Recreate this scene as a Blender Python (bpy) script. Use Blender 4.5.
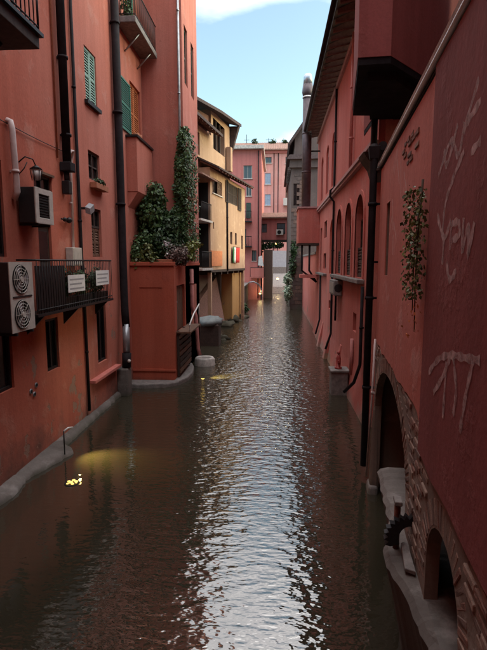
import bpy, bmesh, math, random
from mathutils import Vector, Matrix, noise
from mathutils.geometry import tessellate_polygon
random.seed(7)
R = math.radians
for o in list(bpy.data.objects): bpy.data.objects.remove(o)
scene = bpy.context.scene
C = scene.collection

# ------------------------------------------------------------------ camera, sky, sun, exposure
cam_d = bpy.data.cameras.new('camera'); cam = bpy.data.objects.new('camera', cam_d); C.objects.link(cam)
cam.location = (0, 0, 4.5)
cam.rotation_euler = (R(90 - 7.477), 0, R(3.723))
cam_d.sensor_fit = 'VERTICAL'; cam_d.sensor_height = 36.0; cam_d.lens = 36.0 * 480 / 650
cam_d.clip_start = 0.05; cam_d.clip_end = 3000
scene.camera = cam
scene.cycles.max_bounces = 6; scene.cycles.diffuse_bounces = 4; scene.cycles.glossy_bounces = 3; scene.cycles.caustics_reflective = False; scene.cycles.caustics_refractive = False
scene.render.resolution_x = 767; scene.render.resolution_y = 1024

SUN_EL, SUN_ROT = R(76), R(80)
world = bpy.data.worlds.new('World'); scene.world = world; world.use_nodes = True
wn = world.node_tree; wn.nodes.clear()
def N(t, typ, **kw):
    n = t.nodes.new(typ)
    for k, v in kw.items():
        if k in n.inputs.keys() if hasattr(n.inputs, 'keys') else False: n.inputs[k].default_value = v
        else: setattr(n, k, v)
    return n
sky = N(wn, 'ShaderNodeTexSky', sky_type='NISHITA'); sky.sun_disc = False
sky.sun_elevation = R(16); sky.sun_rotation = SUN_ROT; sky.air_density = 1.0; sky.dust_density = 1.6; sky.ozone_density = .5
tc = N(wn, 'ShaderNodeTexCoord'); mp = N(wn, 'ShaderNodeMapping'); mp.inputs['Scale'].default_value = (1.6, 1.6, 5.0)
mp.inputs['Rotation'].default_value = (0, R(14), R(20))
nz = N(wn, 'ShaderNodeTexNoise'); nz.inputs['Scale'].default_value = 1.25; nz.inputs['Detail'].default_value = 7; nz.inputs['Roughness'].default_value = .52
rp = N(wn, 'ShaderNodeValToRGB'); rp.color_ramp.elements[0].color = (.035, .035, .035, 1); rp.color_ramp.elements[0].position = .46; rp.color_ramp.elements[1].position = .90
mx = N(wn, 'ShaderNodeMix', data_type='RGBA'); bg = N(wn, 'ShaderNodeBackground'); wo = N(wn, 'ShaderNodeOutputWorld')
L = wn.links.new
L(tc.outputs['Generated'], mp.inputs['Vector']); L(mp.outputs['Vector'], nz.inputs['Vector']); 
sxw = N(wn, 'ShaderNodeSeparateXYZ'); L(tc.outputs['Generated'], sxw.inputs[0])
mrw = N(wn, 'ShaderNodeMapRange', interpolation_type='SMOOTHSTEP'); L(sxw.outputs['Z'], mrw.inputs['Value'])      # cloud cover thickens overhead, as the canal reflects it
for k_, v_ in (('From Min', .38), ('From Max', .64), ('To Min', -.12), ('To Max', .24)): mrw.inputs[k_].default_value = v_
adw = N(wn, 'ShaderNodeMath', operation='ADD'); L(nz.outputs['Fac'], adw.inputs[0]); L(mrw.outputs[0], adw.inputs[1]); L(adw.outputs[0], rp.inputs['Fac'])
L(rp.outputs['Color'], mx.inputs['Factor']); tn = N(wn, 'ShaderNodeMix', data_type='RGBA', blend_type='MULTIPLY'); tn.inputs['Factor'].default_value = 1; tn.inputs['B'].default_value = (.90, 1.06, 1.02, 1); L(sky.outputs['Color'], tn.inputs['A']); L(tn.outputs['Result'], mx.inputs['A']); mx.inputs['B'].default_value = (10.0, 9.6, 9.5, 1)
L(mx.outputs['Result'], bg.inputs['Color']); bg.inputs['Strength'].default_value = .135
L(bg.outputs['Background'], wo.inputs['Surface'])
sd = bpy.data.lights.new('sun', 'SUN'); sun = bpy.data.objects.new('sun', sd); C.objects.link(sun)
sd.energy = 1.05; sd.angle = R(80); sd.color = (1, .95, .9)
sun.rotation_euler = (R(90) - SUN_EL, 0, R(180) - SUN_ROT)      # very soft dusk light from high over the far right roofs
scene.view_settings.view_transform = 'Standard'; scene.view_settings.look = 'None'
scene.view_settings.exposure = 1.38; scene.view_settings.gamma = 1

# ------------------------------------------------------------------ materials
MATS = {}
def new_mat(name):
    m = bpy.data.materials.new(name); m.use_nodes = True; t = m.node_tree
    b = t.nodes['Principled BSDF']; MATS[name] = m
    return m, t, b
def pos(t, scale=(1, 1, 1)):
    g = N(t, 'ShaderNodeNewGeometry'); mpn = N(t, 'ShaderNodeMapping'); mpn.inputs['Scale'].default_value = scale
    t.links.new(g.outputs['Position'], mpn.inputs['Vector']); return mpn.outputs['Vector']
def noise_n(t, vec, scale, detail=5, rough=.55):
    n = N(t, 'ShaderNodeTexNoise'); n.inputs['Scale'].default_value = scale; n.inputs['Detail'].default_value = detail
    n.inputs['Roughness'].default_value = rough; t.links.new(vec, n.inputs['Vector']); return n.outputs['Fac']
def ramp(t, fac, a, b, c0=(0, 0, 0, 1), c1=(1, 1, 1, 1)):
    r = N(t, 'ShaderNodeValToRGB'); e = r.color_ramp.elements; e[0].position = a; e[1].position = b; e[0].color = c0; e[1].color = c1
    t.links.new(fac, r.inputs['Fac']); return r.outputs['Color']
def mix(t, fac, a, b, blend='MIX'):
    m = N(t, 'ShaderNodeMix', data_type='RGBA', blend_type=blend)
    for k, v in (('Factor', fac), ('A', a), ('B', b)):
        if isinstance(v, (int, float)): m.inputs[k].default_value = v
        elif isinstance(v, tuple): m.inputs[k].default_value = v if len(v) == 4 else v + (1,)
        else: t.links.new(v, m.inputs[k])
    return m.outputs['Result']
def bump(t, b, h, dist=.01, strength=1.0):
    n = N(t, 'ShaderNodeBump'); n.inputs['Distance'].default_value = dist; n.inputs['Strength'].default_value = strength
    t.links.new(h, n.inputs['Height']); t.links.new(n.outputs['Normal'], b.inputs['Normal'])
def plaster(name, c1, c2, patch=(.45, .3, .26), damp=(.085, .06, .05), dampz=1.7, rough=.9, patch_amt=.4, off=0.0):
    m, t, b = new_mat(name); p = pos(t)
    mo = N(t, 'ShaderNodeMapping'); mo.inputs['Location'].default_value = (off, off * 1.7, off * .3); t.links.new(p, mo.inputs['Vector']); p = mo.outputs['Vector']
    big = ramp(t, noise_n(t, p, .45, 3), .35, .68); col = mix(t, big, c1, c2)
    pt = noise_n(t, p, 1.3, 6, .62); pf = ramp(t, pt, .56, .66)
    pm = N(t, 'ShaderNodeMath', operation='MULTIPLY'); t.links.new(pf, pm.inputs[0]); pm.inputs[1].default_value = patch_amt
    col = mix(t, pm.outputs[0], col, patch)
    sv = pos(t, (3.2, 3.2, .13)); st = ramp(t, noise_n(t, sv, .9, 5, .65), .40, .56, (.62, .56, .54, 1), (1.04, 1.04, 1.04, 1))
    col = mix(t, .26, col, st, 'MULTIPLY')
    fine = ramp(t, noise_n(t, p, 22, 3, .7), .3, .75, (.82, .82, .82, 1), (1.12, 1.12, 1.12, 1)); col = mix(t, .7, col, fine, 'MULTIPLY')
    spk = ramp(t, noise_n(t, p, 7, 3, .5), .70, .76); sm = N(t, 'ShaderNodeMath', operation='MULTIPLY'); t.links.new(spk, sm.inputs[0]); sm.inputs[1].default_value = .35
    col = mix(t, sm.outputs[0], col, tuple(x * .5 for x in c1))
    if dampz > 0:
        g = N(t, 'ShaderNodeNewGeometry'); sx = N(t, 'ShaderNodeSeparateXYZ'); t.links.new(g.outputs['Position'], sx.inputs[0])
        nn = noise_n(t, p, .9, 4, .65); ad = N(t, 'ShaderNodeMath', operation='MULTIPLY_ADD'); t.links.new(nn, ad.inputs[0]); ad.inputs[1].default_value = -2.2 * dampz; t.links.new(sx.outputs['Z'], ad.inputs[2])
        mr = N(t, 'ShaderNodeMapRange'); t.links.new(ad.outputs[0], mr.inputs['Value']); mr.inputs['From Min'].default_value = -.55 * dampz; mr.inputs['From Max'].default_value = -1.25 * dampz
        mr.inputs['To Min'].default_value = 0; mr.inputs['To Max'].default_value = .85
        col = mix(t, mr.outputs[0], col, damp)
    peel = None
    if dampz > 0 and name not in ('concrete', 'mortar', 'grey_render'):
        pz = N(t, 'ShaderNodeMapRange'); t.links.new(sx.outputs['Z'], pz.inputs['Value']); pz.inputs['From Min'].default_value = 0; pz.inputs['From Max'].default_value = 3.2 * dampz; pz.inputs['To Min'].default_value = .09; pz.inputs['To Max'].default_value = -.06
        pa = N(t, 'ShaderNodeMath', operation='ADD'); t.links.new(noise_n(t, p, .95, 8, .6), pa.inputs[0]); t.links.new(pz.outputs[0], pa.inputs[1])
        peel = ramp(t, pa.outputs[0], .645, .665); col = mix(t, peel, col, mix(t, fine, (.20, .11, .085), (.30, .18, .14)))
    t.links.new(col, b.inputs['Base Color']); b.inputs['Roughness'].default_value = rough; b.inputs['Specular IOR Level'].default_value = .25
    h = N(t, 'ShaderNodeMath', operation='ADD'); t.links.new(noise_n(t, p, 9, 4, .65), h.inputs[0]); t.links.new(pf, h.inputs[1])
    ho = h.outputs[0]
    if peel is not None:
        h2 = N(t, 'ShaderNodeMath', operation='SUBTRACT'); t.links.new(ho, h2.inputs[0]); t.links.new(peel, h2.inputs[1]); ho = h2.outputs[0]
    bump(t, b, ho, .010, .55)
    return m
def simple(name, c, rough=.6, metal=0.0, var=.25, scale=6, bd=.003, spec=.4, island=0.0):
    m, t, b = new_mat(name); p = pos(t)
    f = ramp(t, noise_n(t, p, scale, 7, .6), .3, .72, tuple([1 - var] * 3) + (1,), tuple([1 + var] * 3) + (1,))
    col = mix(t, 1.0, c, f, 'MULTIPLY')
    if island:
        g = N(t, 'ShaderNodeNewGeometry'); r = ramp(t, g.outputs['Random Per Island'], 0, 1, tuple([1 - island] * 3) + (1,), tuple([1 + island] * 3) + (1,)); col = mix(t, 1.0, col, r, 'MULTIPLY')
    t.links.new(col, b.inputs['Base Color']); b.inputs['Roughness'].default_value = rough; b.inputs['Metallic'].default_value = metal
    b.inputs['Specular IOR Level'].default_value = spec
    bump(t, b, noise_n(t, p, scale * 4, 5, .6), bd, .7)
    return m
def emit(name, c, s):
    m, t, b = new_mat(name); b.inputs['Base Color'].default_value = c + (1,); b.inputs['Emission Color'].default_value = c + (1,); b.inputs['Emission Strength'].default_value = s; return m
def leafmat(name, c1, c2, rough=.5):
    m, t, b = new_mat(name); g = N(t, 'ShaderNodeNewGeometry')
    col = ramp(t, g.outputs['Random Per Island'], 0.1, .95, c1 + (1,), c2 + (1,))
    t.links.new(col, b.inputs['Base Color']); b.inputs['Roughness'].default_value = rough; b.inputs['Specular IOR Level'].default_value = .35
    return m

plaster('red_plaster', (.45, .122, .08), (.48, .165, .12), (.52, .26, .21), off=0)
plaster('salmon_plaster', (.48, .16, .115), (.52, .20, .155), (.55, .30, .25), off=11)
plaster('tower_plaster', (.43, .145, .11), (.48, .185, .15), (.5, .26, .22), dampz=0, off=23)
plaster('terrace_plaster', (.45, .108, .064), (.47, .13, .085), (.35, .13, .1), off=33, patch_amt=.2, dampz=.45)
plaster('rose_plaster', (.52, .155, .13), (.56, .195, .17), (.52, .27, .24), damp=(.34, .24, .21), dampz=.8, off=41)
plaster('orange_plaster', (.55, .21, .09), (.58, .25, .12), dampz=0, off=47)
plaster('panel_plaster', (.21, .055, .054), (.24, .072, .07), (.28, .12, .115), dampz=0, off=53, patch_amt=.25)
plaster('coping_plaster', (.47, .145, .115), (.52, .19, .16), (.55, .31, .28), dampz=0, off=59, patch_amt=.55)
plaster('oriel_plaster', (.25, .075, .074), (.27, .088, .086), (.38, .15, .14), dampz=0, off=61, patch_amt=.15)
plaster('yellow_plaster', (.42, .27, .185), (.46, .31, .22), (.68, .5, .36), damp=(.3, .2, .14), dampz=.9, off=67)
plaster('ochre_plaster', (.48, .28, .11), (.52, .31, .13), (.4, .25, .14), dampz=.9, off=71)
plaster('pink_plaster', (.62, .28, .25), (.65, .33, .30), (.66, .4, .37), dampz=0, off=73)
plaster('coral_plaster', (.50, .165, .15), (.53, .195, .18), (.55, .25, .2), dampz=0, off=79)
plaster('grey_render', (.13, .10, .095), (.10, .08, .075), (.16, .13, .12), damp=(.08, .08, .06), off=83)
plaster('concrete', (.20, .18, .17), (.10, .09, .085), (.34, .32, .31), damp=(.05, .05, .035), dampz=.2, off=89, patch_amt=.6)
plaster('mortar', (.20, .15, .125), (.27, .21, .18), (.38, .33, .29), damp=(.07, .06, .05), dampz=.5, off=97, patch_amt=.7)
simple('brick_a', (.22, .12, .095), .9, var=.4, scale=14, bd=.008); simple('brick_b', (.27, .19, .155), .9, var=.4, scale=14, bd=.008); simple('brick_c', (.15, .10, .085), .9, var=.4, scale=14, bd=.008)
simple('dark_iron', (.022, .02, .022), .5, .4, .3, 20); simple('dark_pipe', (.018, .015, .018), .7, 0, .4, 5, .003, .15); simple('zinc', (.30, .32, .35), .4, .6, .25, 6)
simple('bleached_metal', (.62, .62, .62), .45, .2, .15, 8); simple('white_pvc', (.62, .52, .52), .5, 0, .12, 6); simple('white_plastic', (.48, .45, .42), .5, 0, .15, 8)
simple('dark_plastic', (.018, .018, .02), .45, 0, .2, 20); simple('paper', (.66, .66, .69), .8, 0, .08, 12)
simple('print_grey', (.30, .30, .33), .8, 0, .1, 20)
simple('dark_wood', (.045, .028, .023), .75, 0, .45, 9); simple('brown_wood', (.13, .07, .045), .7, 0, .35, 9); simple('rafter_wood', (.17, .085, .075), .85, 0, .3, 9)
simple('green_paint', (.05, .19, .155), .5, 0, .2, 7); simple('pale_green_paint', (.26, .42, .36), .6, 0, .12, 7); simple('blue_grey_paint', (.28, .36, .47), .6, 0, .12, 7)
simple('dark_green_paint', (.035, .07, .06), .6, 0, .2, 7); simple('mauve_paint', (.42, .25, .25), .7, 0, .15, 7)
simple('orange_paint', (.50, .17, .07), .65, 0, .2, 7); simple('red_paint', (.30, .05, .045), .5, 0, .2, 12); simple('rust', (.13, .045, .03), .9, .1, .5, 20, .006)
simple('rose_pipe', (.5, .21, .2), .55, 0, .15, 6); simple('roof_tile', (.25, .15, .12), .9, 0, .4, 5, .01, .2); simple('roof_dark', (.075, .055, .055), .9, 0, .35, 5, .01, .2)
simple('stem', (.07, .05, .035), .9, 0, .3, 12); simple('terracotta', (.36, .14, .08), .85, 0, .2, 10); simple('stone_grey', (.20, .185, .18), .85, 0, .35, 7, .012)
simple('pale_stone', (.46, .43, .41), .85, 0, .35, 7, .012); simple('tarp', (.13, .15, .155), .6, 0, .2, 6); simple('graffiti_paint', (.50, .36, .355), .85, 0, .4, 14, .001)
simple('flue_metal', (.095, .075, .085), .5, .4, .25, 4); simple('flag_red', (.5, .03, .03), .8, 0, .1, 8); simple('flag_white', (.7, .7, .68), .8, 0, .05, 8); simple('flag_green', (.03, .2, .07), .8, 0, .1, 8)
simple('ground_mat', (.12, .11, .09), .95, 0, .3, 1); simple('mud', (.05, .045, .03), .9, 0, .3, 2); simple('silver', (.42, .48, .55), .35, .7, .1, 6)
simple('chalk_wall', (.36, .36, .40), .8, 0, .1, 3); simple('cloth_white', (.68, .66, .66), .85, 0, .08, 8); simple('scuff', (.55, .37, .34), .9, 0, .3, 30, .001)
m, t, b = MATS['graffiti_paint'], MATS['graffiti_paint'].node_tree, MATS['graffiti_paint'].node_tree.nodes['Principled BSDF']
t.links.new(ramp(t, noise_n(t, pos(t), 7, 5, .6), .30, .70, (.25, .25, .25, 1), (.85, .85, .85, 1)), b.inputs['Alpha'])
leafmat('ivy_leaf', (.018, .05, .018), (.075, .14, .045)); leafmat('dark_leaf', (.010, .028, .012), (.04, .085, .03)); leafmat('vine_leaf', (.03, .045, .012), (.13, .15, .04))
leafmat('pale_leaf', (.10, .16, .10), (.32, .40, .30)); leafmat('heather', (.09, .065, .06), (.24, .17, .15)); leafmat('flower', (.5, .46, .5), (.7, .66, .68)); leafmat('lime_leaf', (.09, .12, .02), (.2, .22, .06))
emit('lamp_glow', (1.0, .66, .2), 2.2); emit('led_glow', (1.0, .66, .16), .6)
m, t, b = new_mat('dark_glass'); b.inputs['Base Color'].default_value = (.012, .012, .014, 1); b.inputs['Roughness'].default_value = .12
m, t, b = new_mat('blue_glass'); b.inputs['Base Color'].default_value = (.06, .09, .11, 1); b.inputs['Roughness'].default_value = .15
simple('soffit_shade', (.014, .013, .016), .85, 0, .4, 4, .006, .1)  # near-black for the jettied room's underside, its shade put into the colour
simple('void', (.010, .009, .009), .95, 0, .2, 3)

m, t, b = new_mat('water')
p = pos(t, (.8, 1.0, 1.0))
mur = mix(t, ramp(t, noise_n(t, p, .35, 5, .6), .35, .7), (.026, .024, .016), (.038, .032, .021)); t.links.new(mur, b.inputs['Base Color'])
b.inputs['Roughness'].default_value = .04; b.inputs['IOR'].default_value = 2.3; b.inputs['Specular IOR Level'].default_value = .5
wv = pos(t, (.6, 1.3, 1)); n1 = noise_n(t, wv, 5.4, 1, .5); n2 = noise_n(t, wv, 14.0, 1, .5)
ma = N(t, 'ShaderNodeMath', operation='MULTIPLY_ADD'); t.links.new(n2, ma.inputs[0]); ma.inputs[1].default_value = .42; t.links.new(n1, ma.inputs[2])
gy = N(t, 'ShaderNodeNewGeometry'); sy = N(t, 'ShaderNodeSeparateXYZ'); t.links.new(gy.outputs['Position'], sy.inputs[0])
rf_ = N(t, 'ShaderNodeMapRange', interpolation_type='SMOOTHSTEP'); t.links.new(sy.outputs['Y'], rf_.inputs['Value'])      # livelier riffle upstream
for k_, v_ in (('From Min', 7), ('From Max', 22), ('To Min', 1), ('To Max', 4.4)): rf_.inputs[k_].default_value = v_
mu = N(t, 'ShaderNodeMath', operation='MULTIPLY'); t.links.new(ma.outputs[0], mu.inputs[0]); t.links.new(rf_.outputs[0], mu.inputs[1])
xa = N(t, 'ShaderNodeMath', operation='ADD'); t.links.new(sy.outputs['X'], xa.inputs[0]); xa.inputs[1].default_value = .7
xb = N(t, 'ShaderNodeMath', operation='ABSOLUTE'); t.links.new(xa.outputs[0], xb.inputs[0])
xc_ = N(t, 'ShaderNodeMapRange', interpolation_type='SMOOTHSTEP'); t.links.new(xb.outputs[0], xc_.inputs['Value'])      # calm water along the walls, current in the middle
for k_, v_ in (('From Min', .9), ('From Max', 3.0), ('To Min', 1), ('To Max', .3)): xc_.inputs[k_].default_value = v_
calm = N(t, 'ShaderNodeMath', operation='MULTIPLY'); t.links.new(mu.outputs[0], calm.inputs[0]); t.links.new(xc_.outputs[0], calm.inputs[1])
bump(t, b, calm.outputs[0], .0150, 1.0)

# ------------------------------------------------------------------ building blocks
class Fr:                       # a wall's own frame: s along the wall, n out of it, z up
    def __init__(self, ox, oy, ang=0, side=1):
        a = R(ang); self.o = (ox, oy); self.sd = (math.sin(a), math.cos(a)); self.nd = (side * math.cos(a), -side * math.sin(a))
    def __call__(self, s, n, z):
        return Vector((self.o[0] + s * self.sd[0] + n * self.nd[0], self.o[1] + s * self.sd[1] + n * self.nd[1], z))
class WF:
    def __call__(self, x, y, z): return Vector((x, y, z))
W = WF()
class MB:
    def __init__(self, f=W): self.v = []; self.f = []; self.fr = f; self.sm = []
    def add(self, vs, fs, smooth=False):
        k = len(self.v); self.v += [Vector(x) for x in vs]; self.f += [tuple(i + k for i in q) for q in fs]; self.sm += [smooth] * len(fs); return self
    def box(self, a0, a1, b0, b1, c0, c1):
        P = [self.fr(a, b_, c) for a in (a0, a1) for b_ in (b0, b1) for c in (c0, c1)]
        return self.add(P, [(0, 1, 3, 2), (4, 6, 7, 5), (0, 4, 5, 1), (2, 3, 7, 6), (0, 2, 6, 4), (1, 5, 7, 3)])
    def hexa(self, pts):        # 8 frame points: bottom 4 then top 4
        return self.add([self.fr(*q) for q in pts], [(0, 3, 2, 1), (4, 5, 6, 7), (0, 1, 5, 4), (1, 2, 6, 5), (2, 3, 7, 6), (3, 0, 4, 7)])
    def prism(self, poly, ax, c0, c1):   # polygon in two frame axes, extruded along the third (ax = 's','n','z')
        def q(u, v, w): return self.fr(w, u, v) if ax == 's' else self.fr(u, w, v) if ax == 'n' else self.fr(u, v, w)
        n = len(poly); tri = tessellate_polygon([[Vector((u, v, 0)) for u, v in poly]])
        P = [q(u, v, c0) for u, v in poly] + [q(u, v, c1) for u, v in poly]
        F = [tuple(x) for x in tri] + [tuple(i + n for i in reversed(x)) for x in tri] + [(i, (i + 1) % n, (i + 1) % n + n, i + n) for i in range(n)]
        return self.add(P, F)
    def tube(self, pts, r, n=10, cap=True):
        pts = [self.fr(*p) for p in pts]; rs = r if isinstance(r, (list, tuple)) else [r] * len(pts); rings = []; prev = None
        for i, p in enumerate(pts):
            d = (pts[min(i + 1, len(pts) - 1)] - pts[max(i - 1, 0)]).normalized()
            if prev is None: x = d.orthogonal().normalized()
            else: x = (prev - d * prev.dot(d)).normalized()
            prev = x; y = d.cross(x)
            rings.append([p + (x * math.cos(2 * math.pi * k / n) + y * math.sin(2 * math.pi * k / n)) * rs[i] for k in range(n)])
        V = [v for rg in rings for v in rg]; F = []
        for i in range(len(pts) - 1):
            for k in range(n): F.append((i * n + k, i * n + (k + 1) % n, (i + 1) * n + (k + 1) % n, (i + 1) * n + k))
        self.add(V, F, True)
        if cap: self.add(rings[0], [tuple(range(n - 1, -1, -1))]); self.add(rings[-1], [tuple(range(n))])
        return self
    def ball(self, c, r, sz=1.0, seg=12, rng=7, rough=0.0):
        c = self.fr(*c); V = []; F = []
        for i in range(rng + 1):
            th = math.pi * i / rng
            for k in range(seg):
                ph = 2 * math.pi * k / seg; d = Vector((math.sin(th) * math.cos(ph), math.sin(th) * math.sin(ph), math.cos(th) * sz))
                rr = r * (1 + rough * noise.noise((c + d) * 2.3)); V.append(c + d * rr)
        for i in range(rng):
            for k in range(seg): F.append((i * seg + k, (i + 1) * seg + k, (i + 1) * seg + (k + 1) % seg, i * seg + (k + 1) % seg))
        return self.add(V, F, True)
    def panel(self, outer, holes, n0, depth=.22):   # flat wall skin in (s,z) with holes and their reveals
        loops = [outer] + holes; flat = [q for l in loops for q in l]
        tri = tessellate_polygon([[Vector((u, v, 0)) for u, v in l] for l in loops])
        self.add([self.fr(u, n0, v) for u, v in flat], [tuple(x) for x in tri])
        for h in holes:
            k = len(h); self.add([self.fr(u, n0, v) for u, v in h] + [self.fr(u, n0 - depth, v) for u, v in h], [(i, (i + 1) % k, (i + 1) % k + k, i + k) for i in range(k)])
        return self
    def build(self, name, mat, parent=None, loc=None, bevel=0, recalc=True):
        base = Vector(parent_loc(parent)) if parent else Vector(loc or (0, 0, 0))
        me = bpy.data.meshes.new(name); me.from_pydata([v - base for v in self.v], [], self.f)
        for pl, s_ in zip(me.polygons, self.sm): pl.use_smooth = s_
        bm = bmesh.new(); bm.from_mesh(me); bmesh.ops.remove_doubles(bm, verts=bm.verts, dist=1e-5)
        if recalc: bmesh.ops.recalc_face_normals(bm, faces=bm.faces)
        bm.to_mesh(me); bm.free()
        if isinstance(mat, str): mat = MATS[mat]
        me.materials.append(mat)
        o = bpy.data.objects.new(name, me); C.objects.link(o)
        if parent: o.parent = parent
        else: o.location = base
        if bevel:
            md = o.modifiers.new('bevel', 'BEVEL'); md.width = bevel; md.segments = 2; md.limit_method = 'ANGLE'; md.angle_limit = R(40)
        return o
LOC = {}
def parent_loc(p):
    v = Vector((0, 0, 0))
    while p: v += Vector(p.location); p = p.parent
    return v
def thing(name, label, cat, loc=(0, 0, 0), group=None):
    o = bpy.data.objects.new(name, None); C.objects.link(o); o.location = loc; o.empty_display_size = .2
    o['label'] = label; o['category'] = cat
    if group: o['group'] = group
    return o
def tag(o, label, cat, group=None):
    o['label'] = label; o['category'] = cat
    if group: o['group'] = group
    return o
def struct(o, label=None):
    o['kind'] = 'structure'
    if label: o['label'] = label
    return o
def rect(s0, s1, z0, z1): return [(s0, z0), (s1, z0), (s1, z1), (s0, z1)]
def arch(s0, s1, z0, zs, n=10, rise=None):
    c = (s0 + s1) / 2; r = (s1 - s0) / 2; rise = rise or r
    return [(s0, z0), (s1, z0)] + [(c + r * math.cos(math.pi * k / n), zs + rise * math.sin(math.pi * k / n)) for k in range(n + 1)]
def ragged(s0, s1, z, amp, step=.12, seed=0):
    out = []; s = s0; rnd = random.Random(seed)
    while s < s1:
        out.append((s, z + amp * noise.noise(Vector((s * 1.7, seed, 0))) + amp * .5 * (rnd.random() - .5))); s += step * (.6 + .8 * rnd.random())
    out.append((s1, z)); return out
def window(root, f, s0, s1, z0, z1, n=0.0, depth=.16, mat='brown_wood', glass='dark_glass', bars=(1, 1), sill=None, fw=.06):
    mb = MB(f); a, b_ = n - depth - .05, n - depth
    mb.box(s0, s0 + fw, a, b_, z0, z1).box(s1 - fw, s1, a, b_, z0, z1).box(s0 + fw, s1 - fw, a, b_, z0, z0 + fw).box(s0 + fw, s1 - fw, a, b_, z1 - fw, z1)
    for k in range(1, bars[0] + 1):
        c = s0 + (s1 - s0) * k / (bars[0] + 1); mb.box(c - .025, c + .025, a + .002, b_ - .006, z0 + fw, z1 - fw)
    for k in range(1, bars[1] + 1):
        c = z0 + (z1 - z0) * k / (bars[1] + 1); mb.box(s0 + fw, s1 - fw, a + .004, b_ - .009, c - .02, c + .02)
    w = mb.build('window', mat, root)
    MB(f).box(s0 + .01, s1 - .01, a - .03, a - .004, z0 + .01, z1 - .01).build('pane', glass, w)
    if sill: MB(f).box(s0 - .08, s1 + .08, n - depth, n + .09, z0 - .07, z0 - .003).build('sill', sill, w, bevel=.01)
    return w
def louvre(root, f, s0, s1, z0, z1, n, mat, name='shutter', leaves=2, fw=.06, pitch=.075, label=None):
    """a louvred shutter leaf: a frame, with the thin slats joined"""
    for k in range(leaves):
        a = s0 + (s1 - s0) * k / leaves + .008; b_ = s0 + (s1 - s0) * (k + 1) / leaves - .008
        mb = MB(f); mb.box(a, a + fw, n, n + .045, z0, z1).box(b_ - fw, b_, n, n + .045, z0, z1).box(a + fw, b_ - fw, n, n + .045, z0, z0 + fw).box(a + fw, b_ - fw, n, n + .045, z1 - fw, z1)
        zm = (z0 + z1) / 2; mb.box(a + fw, b_ - fw, n + .002, n + .043, zm - fw / 2, zm + fw / 2)
        sh = mb.build(name, mat, root)
        sl = MB(f); z = z0 + fw
        while z < z1 - fw - .03:
            sl.hexa([(a + fw, n + .034, z), (b_ - fw, n + .034, z), (b_ - fw, n + .040, z + .006), (a + fw, n + .040, z + .006), (a + fw, n + .004, z + pitch * .85), (b_ - fw, n + .004, z + pitch * .85), (b_ - fw, n + .010, z + pitch * .85 + .006), (a + fw, n + .010, z + pitch * .85 + .006)]); z += pitch
        so = sl.build('louvre_slats', mat, sh); so['kind'] = 'stuff'
    return sh
def pipe(name, label, f, pts, r, mat, clips=(), cat='pipe', clip_mat=None, loc=None, group=None, n=10):
    base = loc or f(*pts[-1]); t_ = thing(name, label, cat, base, group)
    MB(f).tube(pts, r, n).build('pipe_run', mat, t_)
    rr = r if not isinstance(r, (list, tuple)) else r[0]
    for (s, nn, z) in clips:
        MB(f).tube([(s, nn, z - .03), (s, nn, z + .03)], rr * 1.22, n).box(s - rr * .4, s + rr * .4, nn - rr - .12, nn - rr * .5, z - .02, z + .02).build('bracket', clip_mat or mat, t_)
    return t_
def leaf_cloud(pts_fn, n, size, rnd, droop=.3, aspect=1.5):
    mb = MB()
    for _ in range(n):
        p, out = pts_fn(rnd); L_ = size * (.55 + .9 * rnd.random()); out = (out + Vector((rnd.uniform(-1, 1), rnd.uniform(-1, 1), rnd.uniform(-1, 1))) * .75).normalized()
        tip = (Vector((rnd.uniform(-1, 1), rnd.uniform(-1, 1), rnd.uniform(-.9, .5) - droop))).normalized()
        tip = (tip - out * tip.dot(out))
        if tip.length < .05: continue
        tip.normalize(); sd = out.cross(tip); w = L_ / aspect
        V = [p, p + tip * L_ * .45 + sd * w * .5 - out * L_ * .06, p + tip * L_ - out * L_ * .12, p + tip * L_ * .45 - sd * w * .5 - out * L_ * .06]
        mb.add(V, [(0, 1, 2), (0, 2, 3)])
    return mb
def plant(name, label, base, stems, clouds, cat='plant', stem_mat='stem', group=None):
    t_ = thing(name, label, cat, base, group)
    if stems:
        mb = MB()
        for pts, r in stems: mb.tube(pts, [r * (1 - .6 * i / max(1, len(pts) - 1)) for i in range(len(pts))], 6)
        mb.build('stems', stem_mat, t_)
    for mb, mat, nm in clouds: mb.build(nm, mat, t_, recalc=False)
    return t_
def blob(c, r, shell=.55):
    c = Vector(c); r = Vector(r)
    def fn(rnd):
        while True:
            d = Vector((rnd.uniform(-1, 1), rnd.uniform(-1, 1), rnd.uniform(-1, 1)))
            if .05 < d.length < 1: break
        d = d.normalized() * (shell + (1 - shell) * rnd.random()) * (1 + .35 * noise.noise(d.normalized() * 2.1 + c))
        return c + Vector((d.x * r.x, d.y * r.y, d.z * r.z)), d.normalized()
    return fn
def many(fns):
    def fn(rnd): return rnd.choice(fns)(rnd)
    return fn
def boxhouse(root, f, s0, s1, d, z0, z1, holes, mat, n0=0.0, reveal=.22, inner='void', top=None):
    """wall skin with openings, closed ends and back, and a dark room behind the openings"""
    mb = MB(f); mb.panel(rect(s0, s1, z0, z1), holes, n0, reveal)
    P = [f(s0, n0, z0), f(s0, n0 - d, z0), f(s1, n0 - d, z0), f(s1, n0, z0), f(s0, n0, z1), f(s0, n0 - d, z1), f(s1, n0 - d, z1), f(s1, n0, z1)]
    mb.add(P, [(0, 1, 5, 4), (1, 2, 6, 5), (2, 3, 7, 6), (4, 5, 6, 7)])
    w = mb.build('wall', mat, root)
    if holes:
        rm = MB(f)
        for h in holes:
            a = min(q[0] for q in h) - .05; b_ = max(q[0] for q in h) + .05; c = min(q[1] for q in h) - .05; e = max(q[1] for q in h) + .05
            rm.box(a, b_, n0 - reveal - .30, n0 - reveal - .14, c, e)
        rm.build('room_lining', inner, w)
    return w

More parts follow.
